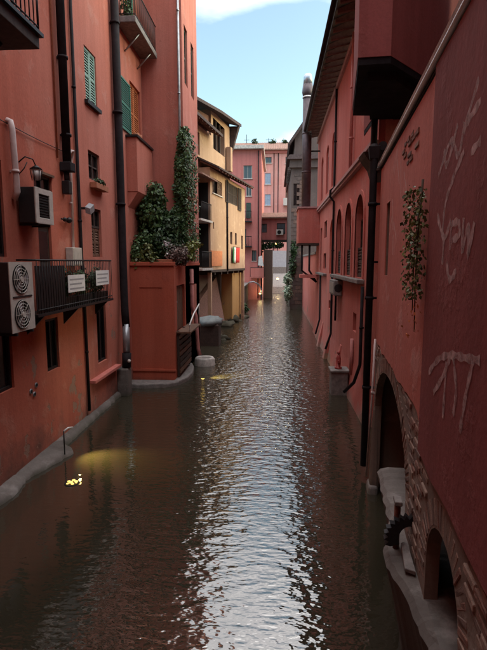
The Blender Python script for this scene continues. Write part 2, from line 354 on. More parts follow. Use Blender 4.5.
# ------------------------------------------------------------------ the setting: water, bed, banks
mb = MB(); mb.add([(-5.75, -8, 0), (3.6, -8, 0), (3.6, 96, 0), (-5.75, 96, 0)], [(0, 1, 2, 3)]); struct(mb.build('canal_water', 'water'))
mb = MB(); mb.add([(-5.75, -8, -.9), (3.6, -8, -.9), (3.6, 96, -.9), (-5.75, 96, -.9)], [(0, 1, 2, 3)]); struct(mb.build('canal_bed', 'mud'))
mb = MB()
for (x0, x1, y0, y1) in ((-900, -6.2, -900, 900), (4.2, 900, -900, 900), (-6.2, 4.2, 97, 900), (-6.2, 4.2, -900, -8)):
    mb.add([(x0, y0, 1.6), (x1, y0, 1.6), (x1, y1, 1.6), (x0, y1, 1.6)], [(0, 1, 2, 3)])
struct(mb.build('ground', 'ground_mat'))
def rough_kerb(name, path, w0, h, seed, mat='concrete', step=.08, amp=.05):
    """a worn concrete kerb: path of (s, n_outer) with uneven top and edge; frame LA"""
    rows = []
    for i in range(len(path) - 1):
        (s0, n0), (s1, n1) = path[i], path[i + 1]; k = max(1, int(abs(s1 - s0) / step))
        for j in range(k): u = j / k; rows.append((s0 + (s1 - s0) * u, n0 + (n1 - n0) * u))
    rows.append(path[-1]); V = []
    for s, n in rows:
        a = amp * (noise.noise(Vector((s * 1.3, seed, 0))) + .7 * noise.noise(Vector((s * 4.7, seed, 1))) + .4 * noise.noise(Vector((s * 13, seed, 2)))); b_ = amp * (noise.noise(Vector((s * 2.9, seed, 5))) + .5 * noise.noise(Vector((s * 11, seed, 6))))
        V += [LA(s, -.05, h + .06), LA(s, max(.02, n * .55 + a), h + b_), LA(s, n + a * 1.5, h * .62 + b_ * .7), LA(s, n + a * 1.5 + .04, -.3)]
    F = [(i * 4 + j, i * 4 + j + 1, i * 4 + 5 + j, i * 4 + 4 + j) for i in range(len(rows) - 1) for j in range(3)]
    m_ = MB(); m_.add(V, F, True); return m_

LA = Fr(-5.3, 0, 0, 1)       # left bank: s is the distance up the canal
RL = Fr(2.6, 0, 0, -1)       # right bank, the long house
RN = Fr(2.0, 9.6, 6.3, -1)   # right bank, the near wall
YF = Fr(-4.4, 27, 10, 1)     # the yellow house

# ================================================================== LEFT BANK
# ---- the house the view is taken from: unseen, added to block light from behind
h = thing('unseen_rear_house', 'unseen red house spanning the canal behind the viewpoint, added to block light', 'house', (-1, -1.2, 0))
MB().box(-7, 5, -9, -.8, -.6, 17).build('wall', 'red_plaster', h); MB().box(-7.4, 5.4, -9.3, -.3, 17, 17.2).build('roof', 'roof_dark', h)
# ---- near red house
h = thing('red_house', 'deep red plastered house nearest on the left bank, with air conditioners', 'house', (-5.3, 6, 0))
ops = [(8.35, 9.28, 4.6, 6.45), (8.1, 9.26, 1.95, 3.15), (10.53, 11.4, 5.55, 6.47), (10.62, 11.25, 3.62, 5.35), (10.71, 11.35, 1.92, 3.17), (5.2, 6.3, 4.6, 6.4), (5.2, 6.2, 1.9, 3.1)]
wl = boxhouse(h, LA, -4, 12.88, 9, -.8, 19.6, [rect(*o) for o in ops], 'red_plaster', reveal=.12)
for i, (a, b_, c, d) in enumerate(ops):
    if i == 3:
        dr = MB(LA).box(a + .01, b_ - .01, -.12, -.06, c, d - .01).build('door', 'dark_wood', h); MB(LA).box(a + .10, b_ - .10, -.058, -.05, c + .9, d - .15).build('pane', 'dark_glass', dr)
    else: window(h, LA, a + .004, b_ - .004, c + .004, d - .004, 0, .05, 'dark_iron', sill=None, bars=(1, 0))
for (s, z) in ((9.88, 1.70), (10.12, 1.78), (10.02, 1.60)):
    v = MB(LA).tube([(s, -.02, z), (s, .025, z)], .055, 12).build('vent', 'zinc', h); MB(LA).tube([(s, .02, z), (s, .031, z)], .038, 12).build('vent_hole', 'void', v)
MB(LA).box(10.48, 11.46, -.01, .05, 6.475, 6.53).build('lintel', 'brown_wood', h)
for (s, z, l) in ((9.05, 7.9, .3), (9.4, 8.55, .22)):
    MB(LA).prism([(s, z), (s + l, z + .05), (s + l * .9, z + .08), (s, z + .025)], 'n', -.01, .006).build('plaster_scar', 'mortar', h)
mb = MB(LA); mb.prism([(-4.3, 19.6), (13.0, 19.6), (13.0, 19.8), (-4.3, 19.8)], 'n', -9.2, .7); mb.build('roof', 'roof_dark', h)

# ---- second, salmon house (to the tower)
h = thing('salmon_house', 'salmon plastered house with pale green shutter between red house and ivy tower', 'house', (-5.3, 15, 0))
ops = [(13.72, 14.6, 8.97, 10.42), (13.72, 14.6, 6.85, 7.65), (13.77, 14.55, 4.65, 6.05), (13.87, 14.66, 1.45, 3.4), (17.95, 19.3, 8.95, 11.0), (17.9, 18.95, 12.5, 14.7), (13.7, 14.6, 12.0, 13.6)]
boxhouse(h, LA, 12.9, 19.56, 9, -.8, 19.2, [rect(*o) for o in ops], 'salmon_plaster', n0=.02, reveal=.16)
louvre(h, LA, 13.73, 14.59, 8.98, 10.41, -.06, 'pale_green_paint', leaves=2)
MB(LA).box(13.62, 14.7, -.1, .12, 8.86, 8.965).build('sill', 'dark_iron', h)
window(h, LA, 13.724, 14.596, 6.854, 7.646, .02, .06, 'dark_wood')
window(h, LA, 13.774, 14.546, 5.5, 6.046, .02, .06, 'dark_wood', bars=(1, 0))
louvre(h, LA, 13.78, 14.54, 4.66, 5.49, -.1, 'brown_wood', leaves=2)
window(h, LA, 13.874, 14.656, 1.454, 3.396, .02, .06, 'dark_iron', bars=(1, 0))
window(h, LA, 13.704, 14.596, 12.004, 13.596, .02, .15, 'brown_wood')
louvre(h, LA, 17.96, 19.29, 8.96, 10.99, -.10, 'orange_paint', leaves=2)
louvre(h, LA, 16.72, 17.86, 9.05, 10.75, .03, 'green_paint', leaves=1)
louvre(h, LA, 17.92, 18.93, 12.51, 14.69, -.10, 'green_paint', leaves=2)
MB(LA).box(13.15, 15.45, -.02, .20, 1.02, 1.12).build('ledge', 'rose_plaster', h, bevel=.015)
pb = MB(LA).box(17.32, 19.5, .0, .40, 7.0, 8.86).build('balcony_parapet', 'salmon_plaster', h, bevel=.01)
MB(LA).box(17.26, 19.5, -.0, .46, 8.862, 8.94).build('coping', 'dark_iron', pb)
MB(LA).prism([(.02, 7.0), (.40, 7.0), (.02, 6.45)], 's', 17.34, 19.5).build('corbel', 'salmon_plaster', pb)
for s, z in ((18.0, 9.1), (18.35, 9.13)):
    MB(LA).tube([(s, .2, 8.942), (s, .2, z + .05)], [.09, .12], 10).build('plant_pot', 'terracotta', pb)
bp = MB(LA).box(16.6, 19.52, .021, .68, 12.30, 12.50).build('balcony_slab', 'stone_grey', h, bevel=.02)
MB(LA).tube([(17.45, .03, 11.75), (17.45, .55, 12.29)], .03, 6).build('strut', 'zinc', bp); MB(LA).tube([(19.0, .03, 11.75), (19.0, .55, 12.29)], .03, 6).build('strut', 'zinc', bp)
MB(LA).tube([(16.66, .04, 13.45), (16.66, .64, 13.45), (19.5, .64, 13.45)], .022, 6).tube([(16.66, .04, 12.58), (16.66, .64, 12.58), (19.5, .64, 12.58)], .018, 6).build('handrail', 'dark_iron', bp)
for k in range(24): s = 16.66 + k * .12; MB(LA).tube([(s, .64, 12.5), (s, .64, 13.45)], .011, 5).build('baluster', 'dark_iron', bp)
for k in range(1, 5): MB(LA).tube([(16.66, .64 - k * .12, 12.5), (16.66, .64 - k * .12, 13.45)], .011, 5).build('baluster', 'dark_iron', bp)
MB(LA).box(13.02, 19.6, -9.2, .6, 19.2, 19.4).build('roof', 'roof_dark', h)

# ---- tower house behind the terrace
TX, TY = -3.66, 19.57
TF = Fr(TX, 0, 0, 1)
h = thing('ivy_tower', 'tall narrow rosy tower house with ivy on its corner', 'house', (TX - 1, 21, 0))
mb = MB(TF); hol = [rect(20.05, 20.75, 11.6, 13.8), rect(20.05, 20.75, 7.2, 9.0), rect(21.6, 22.3, 11.6, 13.8)]
mb.panel(rect(TY, 23.2, -.8, 17.5), hol, 0, .2)
mb.add([(TX, TY, -.8), (-6.4, TY, -.8), (-6.4, 23.2, -.8), (TX, 23.2, -.8), (TX, TY, 17.5), (-6.4, TY, 17.5), (-6.4, 23.2, 17.5), (TX, 23.2, 17.5)], [(0, 1, 5, 4), (1, 2, 6, 5), (2, 3, 7, 6), (4, 5, 6, 7)])
mb.build('wall', 'tower_plaster', h)
for q in hol: (a, c), (b_, d) = q[0], q[2]; louvre(h, TF, a + .004, b_ - .004, c + .004, d - .004, -.12, 'dark_green_paint' if c > 10 else 'brown_wood', leaves=2)
louvre(h, Fr(TX, 22.85, -70, 1), .02, .5, 11.9, 12.9, 0, 'dark_green_paint', leaves=1)
MB().box(-6.5, TX + .45, TY - .35, 23.5, 17.5, 17.7).build('roof', 'roof_dark', h)
pipe('corner_downpipe', 'slim grey downpipe on the corner of the ivy tower', W, [(TX - .12, TY - .09, 17.4), (TX - .12, TY - .09, 4.6)], .05, 'zinc', [(TX - .12, TY - .09 + 0, z) for z in (14, 11)])

# ---- planted terrace block
h = thing('terrace_block', 'low dark red terrace block with recessed panel, carrying bushy plants', 'annex', (-4.5, 18.4, 0))
ZT = 4.36; y0 = 17.32; X1 = -3.66
mb = MB(Fr(0, y0, 90, 1))           # front skin: s = x, n = towards the viewer
FT = Fr(0, y0, 90, 1)
mb.panel(rect(-5.29, X1, -.8, ZT), [rect(-4.95, -4.12, .55, 3.58)], 0, .03)
mb.box(-4.951, -4.119, -.12, -.028, .549, 3.581)
S2 = Fr(X1, 0, 0, 1)
mb.fr = S2; sid = [rect(17.75, 19.35, 1.85, 3.62), rect(20.9, 22.3, 1.7, 3.5)]; mb.panel(rect(y0, 23.19, -.8, ZT), sid, 0, .18)
mb.add([(X1, y0, ZT), (-5.29, y0, ZT), (-5.29, 19.56, ZT), (X1, 19.56, ZT)], [(0, 1, 2, 3)])
mb.build('wall', 'terrace_plaster', h)
MB(FT).box(-5.28, X1 + .03, .0, .05, .46, .53).build('string_moulding', 'terrace_plaster', h)
MB(S2).box(19.57, 23.22, -.01, .03, ZT - .01, ZT + .10).build('cornice', 'terrace_plaster', h)
dr = MB(S2).box(17.76, 19.34, -.16, -.10, 1.86, 3.61).build('door', 'dark_wood', h); MB(S2).tube([(17.95, -.1, 3.0), (17.95, -.03, 3.0)], .035, 8).build('knob', 'zinc', dr)
for k in range(5): MB(S2).box(17.8 + k * .31, 18.07 + k * .31, -.098, -.085, 1.9, 3.56).build('plank', 'brown_wood', dr)
window(h, S2, 20.904, 22.296, 1.704, 3.496, 0, .14, 'dark_wood', sill=None)
MB(FT).box(-5.285, X1 + .06, -.02, .06, ZT + .0, ZT + .14).build('parapet_coping', 'terrace_plaster', h, bevel=.015)
# round stone plinth at its foot
mb = MB(); pl = [(-5.3, 16.55), (-4.6, 16.5), (-3.95, 16.65), (-3.5, 17.05), (-3.28, 17.7), (-3.25, 18.6), (-3.35, 19.6), (-3.55, 20.3), (-3.7, 20.3), (-3.7, 17.2), (-5.3, 17.2)]
mb.prism(pl, 'z', -.5, .16); tag(mb.build('foot_plinth', 'stone_grey', loc=(-4.4, 17, 0), bevel=.05), 'rounded stone plinth at the foot of the terrace block', 'plinth')
# wooden landing with its boards
g = thing('wooden_landing', 'dark slatted wooden landing hung on the canal side of the terrace block', 'landing', (-3.6, 18.4, .25))
for k in range(7): MB(S2).box(17.55, 19.9, .11, .15, .34 + k * .22, .50 + k * .22).build('board', 'dark_wood' if k % 3 else 'brown_wood', g)
for s in (17.62, 18.7, 19.82): MB(S2).box(s - .05, s + .05, .02, .105, .2, 1.95).build('post', 'dark_wood', g)
MB(S2).box(17.5, 19.95, .015, .55, 1.86, 1.92).build('deck', 'brown_wood', g)
MB(S2).tube([(17.55, .5, 2.15), (18.4, .52, 2.5), (19.9, .5, 2.75)], .03, 8).tube([(17.6, .5, 1.9), (17.6, .5, 2.17)], .02, 6).tube([(19.85, .5, 1.9), (19.85, .5, 2.74)], .02, 6).build('handrail', 'bleached_metal', g)
pipe('rose_downpipe', 'pink bent downpipe beside the wooden landing', S2, [(20.45, .10, 4.2), (20.45, .10, 2.6), (20.5, .25, 2.2), (20.55, .32, .75), (20.5, .42, .45)], .085, 'rose_pipe', [(20.45, .10, 3.6)])
mb = MB(); K = 20
prof = [(.27, 0), (.27, .36), (.30, .44), (.38, .46), (.44, .38), (.46, 0)]
V = [(-3.05 + r_ * math.cos(2 * math.pi * k / K), 20.6 + r_ * math.sin(2 * math.pi * k / K) * .9, z - .1) for k in range(K) for r_, z in prof]
mb.add(V, [(k * 6 + j, k * 6 + j + 1, ((k + 1) % K) * 6 + j + 1, ((k + 1) % K) * 6 + j) for k in range(K) for j in range(5)], True)
o = tag(mb.build('concrete_ring', 'pale_stone', loc=(-3.05, 20.6, 0)), 'pale concrete ring standing in the water below the pink downpipe', 'ring')

# ---- kerb at the foot of the left houses
k1 = rough_kerb('kerb', [(-4, .22), (7.0, .16), (8.6, .30), (9.3, .18), (10.0, .42), (10.6, .56), (11.0, .22), (12.6, .16), (14.5, .14), (16.4, .12)], 0, .13, 3)
tag(k1.build('stone_kerb', 'concrete', loc=(-5.2, 8, 0)), 'worn concrete kerb along the foot of the left houses', 'kerb')
g = thing('iron_stub', 'short iron stub post with bent top standing on the left kerb', 'post', (-4.78, 10.3, .15))
MB(LA).tube([(10.3, .50, .1), (10.3, .50, .66)], .016, 8).build('post', 'dark_iron', g); MB(LA).tube([(10.3, .50, .65), (10.42, .55, .69), (10.55, .6, .66)], .022, 8).build('bent_top', 'bleached_metal', g)
# submerged floodlight: cluster of lenses at water level
g = thing('canal_floodlight', 'cluster of glowing yellow lamps at water level near the left kerb', 'floodlight', (-4.12, 9.1, 0), 'lamps at water level')
MB().tube([(-4.12, 9.1, -.15), (-4.12, 9.1, .015)], .15, 16).build('housing', 'dark_iron', g)
for k, (dx, dy, r_) in enumerate(((-.075, .03, .034), (.0, .085, .036), (.075, .035, .04), (-.02, -.01, .042), (.045, -.075, .034), (-.06, -.075, .028), (.1, -.02, .022))):
    MB().ball((-4.12 + dx, 9.1 + dy, .022), r_, .45, 10, 6).build('lens', 'led_glow', g)
ld = bpy.data.lights.new('stub_beam', 'SPOT'); lo = bpy.data.objects.new('stub_beam', ld); C.objects.link(lo); lo.parent = bpy.data.objects['iron_stub']
ld.energy = 150; ld.color = (1, .74, .22); ld.spot_size = R(84); ld.spot_blend = 1; ld.shadow_soft_size = .03
lo.location = (.16, .3, .55); lo.rotation_euler = Vector((1.0, -.40, -.92)).to_track_quat('-Z', 'Y').to_euler()
g = thing('canal_floodlight', 'small yellow lamps in the water right of the concrete ring', 'floodlight', (-2.75, 18.0, 0), 'lamps at water level')
MB().tube([(-2.75, 18.0, -.15), (-2.75, 18.0, .012)], .10, 14).build('housing', 'dark_iron', g)
for dx, dy, r_ in ((-.04, .02, .03), (.04, .03, .026), (.01, -.04, .03)): MB().ball((-2.75 + dx, 18 + dy, .02), r_, .45, 8, 5).build('lens', 'led_glow', g)
ld = bpy.data.lights.new('flood_beam', 'SPOT'); lo = bpy.data.objects.new('flood_beam', ld); C.objects.link(lo); lo.parent = g
ld.energy = 260; ld.color = (1, .78, .25); ld.spot_size = R(55); ld.spot_blend = 1; ld.shadow_soft_size = .05; lo.location = (0, 0, .4); lo.rotation_euler = Vector((.75, .45, -.42)).to_track_quat('-Z', 'Y').to_euler()

# ---- services on the left facades
pipe('thick_downpipe', 'thick dark downpipe ending in a hopper above the white conduit', LA, [(12.06, .14, 19.5), (12.0, .14, 6.95)], .105, 'dark_pipe', [(12.03, .14, z) for z in (11.6, 9.4, 7.6)])
g = thing('pipe_hopper', 'dark square hopper below the thick downpipe', 'hopper', LA(12.0, .14, 6.5))
MB(LA).box(11.85, 12.15, .01, .29, 6.72, 6.94).build('collar', 'dark_pipe', g, bevel=.02); MB(LA).box(11.92, 12.1, .02, .2, 6.18, 6.5).build('outlet', 'dark_iron', g, bevel=.015); MB(LA).tube([(12, .12, 6.72), (12.0, .12, 6.5)], .07, 8).build('neck', 'dark_pipe', g)
pipe('pale_wall_conduit', 'thin tan conduit running beside the thick downpipe', LA, [(11.78, .03, 19.5), (11.72, .03, 7.0)], .022, 'terracotta')
pipe('seam_downpipe', 'slim black downpipe on the seam between red and salmon houses', LA, [(12.80, .06, 19.5), (12.86, .06, 4.7), (12.92, .06, 3.0), (12.95, .06, .3)], .042, 'dark_pipe', [(12.83, .06, 9.0), (12.86, .06, 5.6), (12.93, .06, 2.0)])
pipe('white_conduit', 'white plastic conduit with hooked top running down to the white box', LA, [(12.22, .09, 7.15), (12.25, .16, 7.28), (12.36, .16, 7.3), (12.42, .09, 7.12), (12.38, .07, 6.9), (12.36, .05, 4.88)], .035, 'white_pvc', [(12.37, .05, 6.0)])
g = thing('electric_box', 'white electrical box on the red wall above the railing', 'box', LA(12.2, 0, 4.45))
MB(LA).box(11.98, 12.55, .005, .2, 4.40, 4.87).build('case', 'white_plastic', g, bevel=.015); MB(LA).box(12.02, 12.51, .2, .212, 4.44, 4.83).build('cover', 'white_plastic', g)
pipe('white_drain_conduit', 'pale pink rounded conduit beside the cut-off window at the left edge', LA, [(9.55, .02, 7.26), (9.55, .09, 7.24), (9.56, .11, 7.1), (9.62, .11, 5.9), (9.62, .04, 5.75)], .06, 'white_pvc', [(9.6, .11, 6.3)])
g = thing('wall_lantern', 'small wrought iron wall lantern above the single air conditioner', 'lantern', LA(10.15, 0, 6.2))
MB(LA).tube([(9.95, .0, 6.55), (9.98, .12, 6.66), (10.05, .25, 6.62), (10.15, .26, 6.5)], .014, 6).tube([(9.93, .0, 6.3), (9.96, .1, 6.42), (10.02, .14, 6.56)], .011, 6).build('arm', 'dark_iron', g)
MB(LA).tube([(10.15, .26, 6.52), (10.15, .26, 6.44)], [.02, .13], 8).build('cap', 'dark_iron', g); MB(LA).tube([(10.15, .26, 6.22), (10.15, .26, 6.435)], [.075, .105], 8).build('glass', 'bleached_metal', g)
for k in range(6):
    a = 2 * math.pi * k / 6; MB(LA).tube([(10.15 + .12 * math.cos(a), .26 + .12 * math.sin(a), 6.44), (10.15 + .085 * math.cos(a), .26 + .085 * math.sin(a), 6.2)], .009, 5).build('cage_bar', 'dark_iron', g)
# single air conditioner
g = thing('air_conditioner', 'single boxy air conditioner with pale square frame beneath the wall lantern', 'air conditioner', LA(10.05, 0, 5.3))
MB(LA).box(9.72, 10.5, .06, .40, 5.30, 6.02).build('case', 'dark_plastic', g, bevel=.015)
fr = MB(LA); fr.box(9.72, 9.86, .40, .43, 5.30, 6.02).box(10.33, 10.5, .40, .43, 5.30, 6.02).box(9.86, 10.33, .40, .43, 5.30, 5.42).box(9.86, 10.33, .40, .43, 5.90, 6.02); fr.build('front_frame', 'white_plastic', g, bevel=.008)
MB(LA).box(9.86, 10.33, .385, .405, 5.42, 5.90).build('grille_back', 'void', g)
for k in range(8): MB(LA).box(9.865, 10.325, .408, .416, 5.45 + k * .056, 5.462 + k * .056).build('grille_bar', 'dark_plastic', g)
for s in (9.85, 10.36): MB(LA).box(s - .02, s + .02, .0, .4, 5.25, 5.295).build('bracket', 'dark_iron', g)
MB(LA).box(10.5, 10.75, .1, .3, 5.55, 5.6).build('valve_shelf', 'white_plastic', g)
# twin fan air conditioner
g = thing('twin_fan_conditioner', 'tall twin fan air conditioner at the left end of the planted railing', 'air conditioner', LA(9.1, 0, 3.1))
MB(LA).box(8.625, 9.475, .06, .385, 3.165, 4.495).build('case', 'dark_plastic', g, bevel=.02); MB(LA).box(8.62, 9.48, .385, .40, 3.16, 4.50).build('front_plate', 'white_plastic', g)
MB(LA).box(8.70, 9.40, .40, .412, 3.82, 3.85).build('seam', 'dark_plastic', g)
for z in (3.49, 4.17):
    MB(LA).tube([(9.0, .398, z), (9.0, .414, z)], .285, 28).build('fan_recess', 'void', g)
    fg = MB(LA)
    for r_ in (.09, .15, .21, .27): fg.tube([(9.0 + r_ * math.cos(a * math.pi / 12), .425, z + r_ * math.sin(a * math.pi / 12)) for a in range(25)], .006, 5, False)
    for a in range(8): fg.tube([(9.0, .425, z), (9.0 + .28 * math.cos(a * math.pi / 4), .425, z + .28 * math.sin(a * math.pi / 4))], .005, 5)
    fo = fg.build('fan_guard', 'white_plastic', g); MB(LA).tube([(9.0, .418, z), (9.0, .44, z)], .055, 14).build('hub_badge', 'white_plastic', fo)
    fb = MB(LA)
    for a in range(3):
        c = a * 2 * math.pi / 3; fb.add([LA(9 + .06 * math.cos(c - .5), .416, z + .06 * math.sin(c - .5)), LA(9 + .26 * math.cos(c - .45), .4165, z + .26 * math.sin(c - .45)), LA(9 + .27 * math.cos(c + .35), .4205, z + .27 * math.sin(c + .35)), LA(9 + .06 * math.cos(c + .6), .420, z + .06 * math.sin(c + .6))], [(0, 1, 2, 3)])
    fb.build('fan_blades', 'print_grey', g)
for s in (8.75, 9.35): MB(LA).box(s - .025, s + .025, .0, .42, 3.10, 3.155).build('bracket', 'dark_iron', g)
# planted railing
g = thing('balcony_railing', 'long black iron balcony railing with netting on the red wall', 'railing', LA(11.8, 0, 3.4))
MB(LA).box(9.55, 14.2, .0, .44, 3.36, 3.42).build('floor_plate', 'dark_iron', g)
MB(LA).tube([(9.58, .02, 4.54), (9.58, .42, 4.54), (14.15, .42, 4.54), (14.15, .02, 4.54)], .02, 6).tube([(9.58, .42, 3.5), (14.15, .42, 3.5)], .016, 6).build('handrail', 'dark_iron', g)
for k in range(39): s = 9.62 + k * .119; MB(LA).tube([(s, .42, 3.42), (s, .42, 4.54)], .009, 5).build('baluster', 'dark_iron', g)
MB(LA).box(9.60, 11.0, .385, .395, 3.44, 4.42).build('screen_cloth', 'dark_plastic', g)
for s in (9.9, 11.7, 13.8): MB(LA).prism([(0, 3.355), (.40, 3.355), (0, 2.95)], 's', s - .02, s + .02).build('bracket', 'dark_iron', g)
rnd = random.Random(5)
for k, (s, w, h_, mat, lab) in enumerate(((11.3, .5, .42, 'dark_leaf', 'dark leafy railing plant behind the first white notice'), (12.35, .5, .40, 'ivy_leaf', 'green railing plant between the two white notices'), (13.5, .55, .45, 'dark_leaf', 'dark railing plant at the far end of the black railing'))):
    bx_ = thing('railing_planter', lab, 'planter', LA(s, .22, 3.43), 'plants on the black railing')
    MB(LA).box(s - w + .02, s + w - .02, .12, .34, 3.425, 3.66).build('trough', 'dark_plastic', bx_, bevel=.01)
    leaf_cloud(blob(LA(s, .2, 3.98), (.13, w, h_), .3), 900, .07, rnd).build('leaves', mat, bx_, recalc=False)
for (s0, s1, z0, z1, lab) in ((11.05, 12.05, 3.78, 4.19, 'wide white paper notice tied to the black railing, nearer the viewer'), (12.84, 13.85, 3.86, 4.27, 'white paper notice at the far end of the black railing')):
    g = thing('notice', lab, 'notice', LA((s0 + s1) / 2, .44, z0), 'white notices on the railing')
    MB(LA).box(s0, s1, .437, .446, z0, z1).build('sheet', 'paper', g)
    for k in range(3): MB(LA).box(s0 + .08, s1 - .08 - .12 * (k % 2), .4465, .4475, z1 - .13 - k * .11, z1 - .09 - k * .11).build('text_line', 'print_grey', g)
g = thing('flower_box', 'small flower box below the small upper window of the salmon house', 'planter', LA(14.1, .1, 6.6))
MB(LA).box(13.75, 14.75, .03, .22, 6.60, 6.76).build('trough', 'terracotta', g, bevel=.01); leaf_cloud(blob(LA(14.25, .13, 6.84), (.12, .5, .12), .2), 160, .07, rnd).build('leaves', 'dark_leaf', g, recalc=False)
g = thing('flood_spotlight', 'little grey spotlight on the salmon wall near the slim black downpipe', 'spotlight', LA(13.0, 0, 5.9))
MB(LA).box(13.02, 13.08, .02, .18, 5.92, 5.98).build('arm', 'dark_iron', g); MB(LA).hexa([(13.0, .16, 5.82), (13.3, .16, 5.95), (13.3, .3, 5.9), (13.0, .3, 5.77), (12.98, .16, 5.98), (13.28, .16, 6.12), (13.28, .3, 6.07), (12.98, .3, 5.93)]).build('head', 'zinc', g)
g = thing('pipe_valve', 'small dark valve with two knobs beside the white conduit', 'valve', LA(12.0, 0, 5.5))
MB(LA).tube([(11.7, .06, 5.55), (12.3, .06, 5.55)], .018, 6).build('tap_pipe', 'dark_iron', g); MB(LA).ball((11.85, .08, 5.55), .055).build('knob', 'dark_iron', g); MB(LA).ball((12.1, .08, 5.55), .075).build('knob', 'dark_iron', g)
pipe('broad_downpipe', 'broad dark downpipe at the inner corner left of the terrace plants', LA, [(15.95, .18, 19.1), (16.05, .18, 8.0), (16.05, .18, 3.6), (15.95, .22, 2.9), (15.9, .26, 2.3)], .13, 'dark_pipe', [(16.0, .18, z) for z in (12.0, 9.3, 6.4)])
pipe('zinc_pipe_end', 'blue grey slanted zinc pipe section under the broad dark downpipe', LA, [(15.9, .26, 2.4), (15.75, .3, 1.45)], .12, 'zinc', loc=LA(15.8, .3, 1.4))
g = thing('pipe_shoe', 'stone pipe shoe with a pale bolt at the foot of the zinc pipe', 'pipe shoe', LA(15.7, .2, 0))
MB(LA).tube([(15.75, .3, 1.44), (15.7, .3, .95)], .15, 12).build('boot', 'dark_pipe', g); MB(LA).ball((15.55, .44, 1.2), .06).build('bolt', 'white_plastic', g); MB(LA).box(15.5, 15.95, .0, .4, -.3, .94).build('footing', 'concrete', g, bevel=.05)
def sag(p0, p1, d, n=10): return [tuple(Vector(p0).lerp(Vector(p1), i / n) - Vector((0, 0, 4 * d * (i / n) * (1 - i / n)))) for i in range(n + 1)]
pipe('slack_cable', 'thin black cable sagging along the red wall below the balcony', LA, sag((5.0, .03, 7.5), (12.6, .03, 7.25), .16), .009, 'dark_iron', n=5)
# near balcony at the top left
g = thing('iron_balcony', 'dark balcony with thin upright bars at the top left edge', 'balcony', LA(7.5, 0, 8.0))
MB(LA).box(5.2, 8.5, .0, 1.26, 8.10, 8.30).build('slab', 'dark_wood', g, bevel=.01); MB(LA).box(5.15, 8.55, .0, 1.32, 8.30, 8.36).build('slab_edge', 'dark_iron', g)
MB(LA).tube([(8.48, .03, 9.3), (8.48, 1.26, 9.3), (5.2, 1.26, 9.3)], .02, 6).tube([(8.48, .03, 8.45), (8.48, 1.26, 8.45), (5.2, 1.26, 8.45)], .016, 6).build('handrail', 'dark_iron', g)
for k in range(24): s = 8.48 - k * .14; MB(LA).tube([(s, 1.26, 8.36), (s, 1.26, 9.3)], .011 if k else .02, 6).build('baluster', 'dark_iron', g)
for k in range(1, 9): MB(LA).tube([(8.48, 1.26 - k * .14, 8.36), (8.48, 1.26 - k * .14, 9.3)], .011, 6).build('baluster', 'dark_iron', g)
MB(LA).tube([(8.2, .02, 7.35), (8.2, .75, 8.1)], .035, 6).build('strut', 'dark_iron', g); MB(LA).prism([(.0, 8.09), (.35, 8.09), (.0, 7.75)], 's', 8.3, 8.36).build('gusset', 'white_plastic', g)
g = thing('hung_towel', 'white towel drying behind the bars of the top left balcony', 'towel', LA(7.6, 1.1, 8.5))
mb = MB(LA); V = [LA(7.15 + i * .06, 1.18 + .025 * math.sin(i * 1.3) , 9.32 - j * .16) for j in range(6) for i in range(14)]
mb.add(V, [(j * 14 + i, j * 14 + i + 1, j * 14 + i + 15, j * 14 + i + 14) for j in range(5) for i in range(13)], True); o = mb.build('cloth', 'cloth_white', g); md = o.modifiers.new('t', 'SOLIDIFY'); md.thickness = .012

# ---- plants of the terrace and the ivy
rnd = random.Random(11)
def surf_front(x0, x1, z0, z1, y, thick, keep=None):
    def fn(r):
        while True:
            x = r.uniform(x0, x1); z = r.uniform(z0, z1)
            if keep is None or keep(x, z): break
        return Vector((x, y - thick * r.random() * (.5 + noise.noise(Vector((x * 1.5, z * 1.5, 3)))), z)), Vector((0, -1, .25))
    return fn
def surf_side(y0_, y1_, z0, z1, x, thick, keep=None):
    def fn(r):
        while True:
            y = r.uniform(y0_, y1_); z = r.uniform(z0, z1)
            if keep is None or keep(y, z): break
        return Vector((x + thick * r.random() * (.6 + noise.noise(Vector((y * 1.5, z * 1.5, 7)))), y, z)), Vector((1, -.2, .25))
    return fn
ka = lambda x, z: (x > TX - .34 - .22 * noise.noise(Vector((z * .9, 1, 0))) + (.3 * max(0, (z - 8.3) / 1.5))) if z > 6.8 + .5 * noise.noise(Vector((x * 2, 5, 0))) else (x > -5.3)
kb = lambda y, z: y < 21.7 + .7 * noise.noise(Vector((z * .8, 2, 0))) - .9 * max(0, (z - 8.6) / 1.2)
iv = leaf_cloud(surf_front(-5.25, TX + .1, 4.5, 9.75, TY - .02, .42, ka), 9500, .10, rnd)
iv2 = leaf_cloud(surf_side(TY - .3, 22.6, 4.6, 9.8, TX + .02, .34, kb), 3800, .10, rnd)
plant('climbing_ivy', 'dense ivy climbing the canal corner of the tower above the terrace', (TX - .3, TY - .1, 4.4), [([(TX - .3, TY - .05, 4.4), (TX - .25, TY - .06, 6), (TX - .1, TY - .05, 7.6), (TX - .12, TY - .05, 9.4)], .04), ([(TX - .6, TY - .05, 4.4), (TX - .5, TY - .05, 6.0), (TX - .2, TY - .06, 7.2)], .03)], [(iv, 'ivy_leaf', 'leaves'), (iv2, 'ivy_leaf', 'leaves')], 'ivy')
def shrub(name, label, base, blobs, n, size, mat, seed, nm='leaves', h=1.0, extra=()):
    r = random.Random(seed); b0 = Vector(base)
    st = [([tuple(b0 + Vector((r.uniform(-.1, .1), r.uniform(-.1, .1), 0))), tuple((b0 + Vector(c)) / 2 + Vector((r.uniform(-.1, .1), 0, .1))), c], .025) for c, _ in blobs]
    return plant(name, label, base, st, [(leaf_cloud(many([blob(c, q, .35) for c, q in blobs]), n, size, r), mat, nm)] + list(extra))
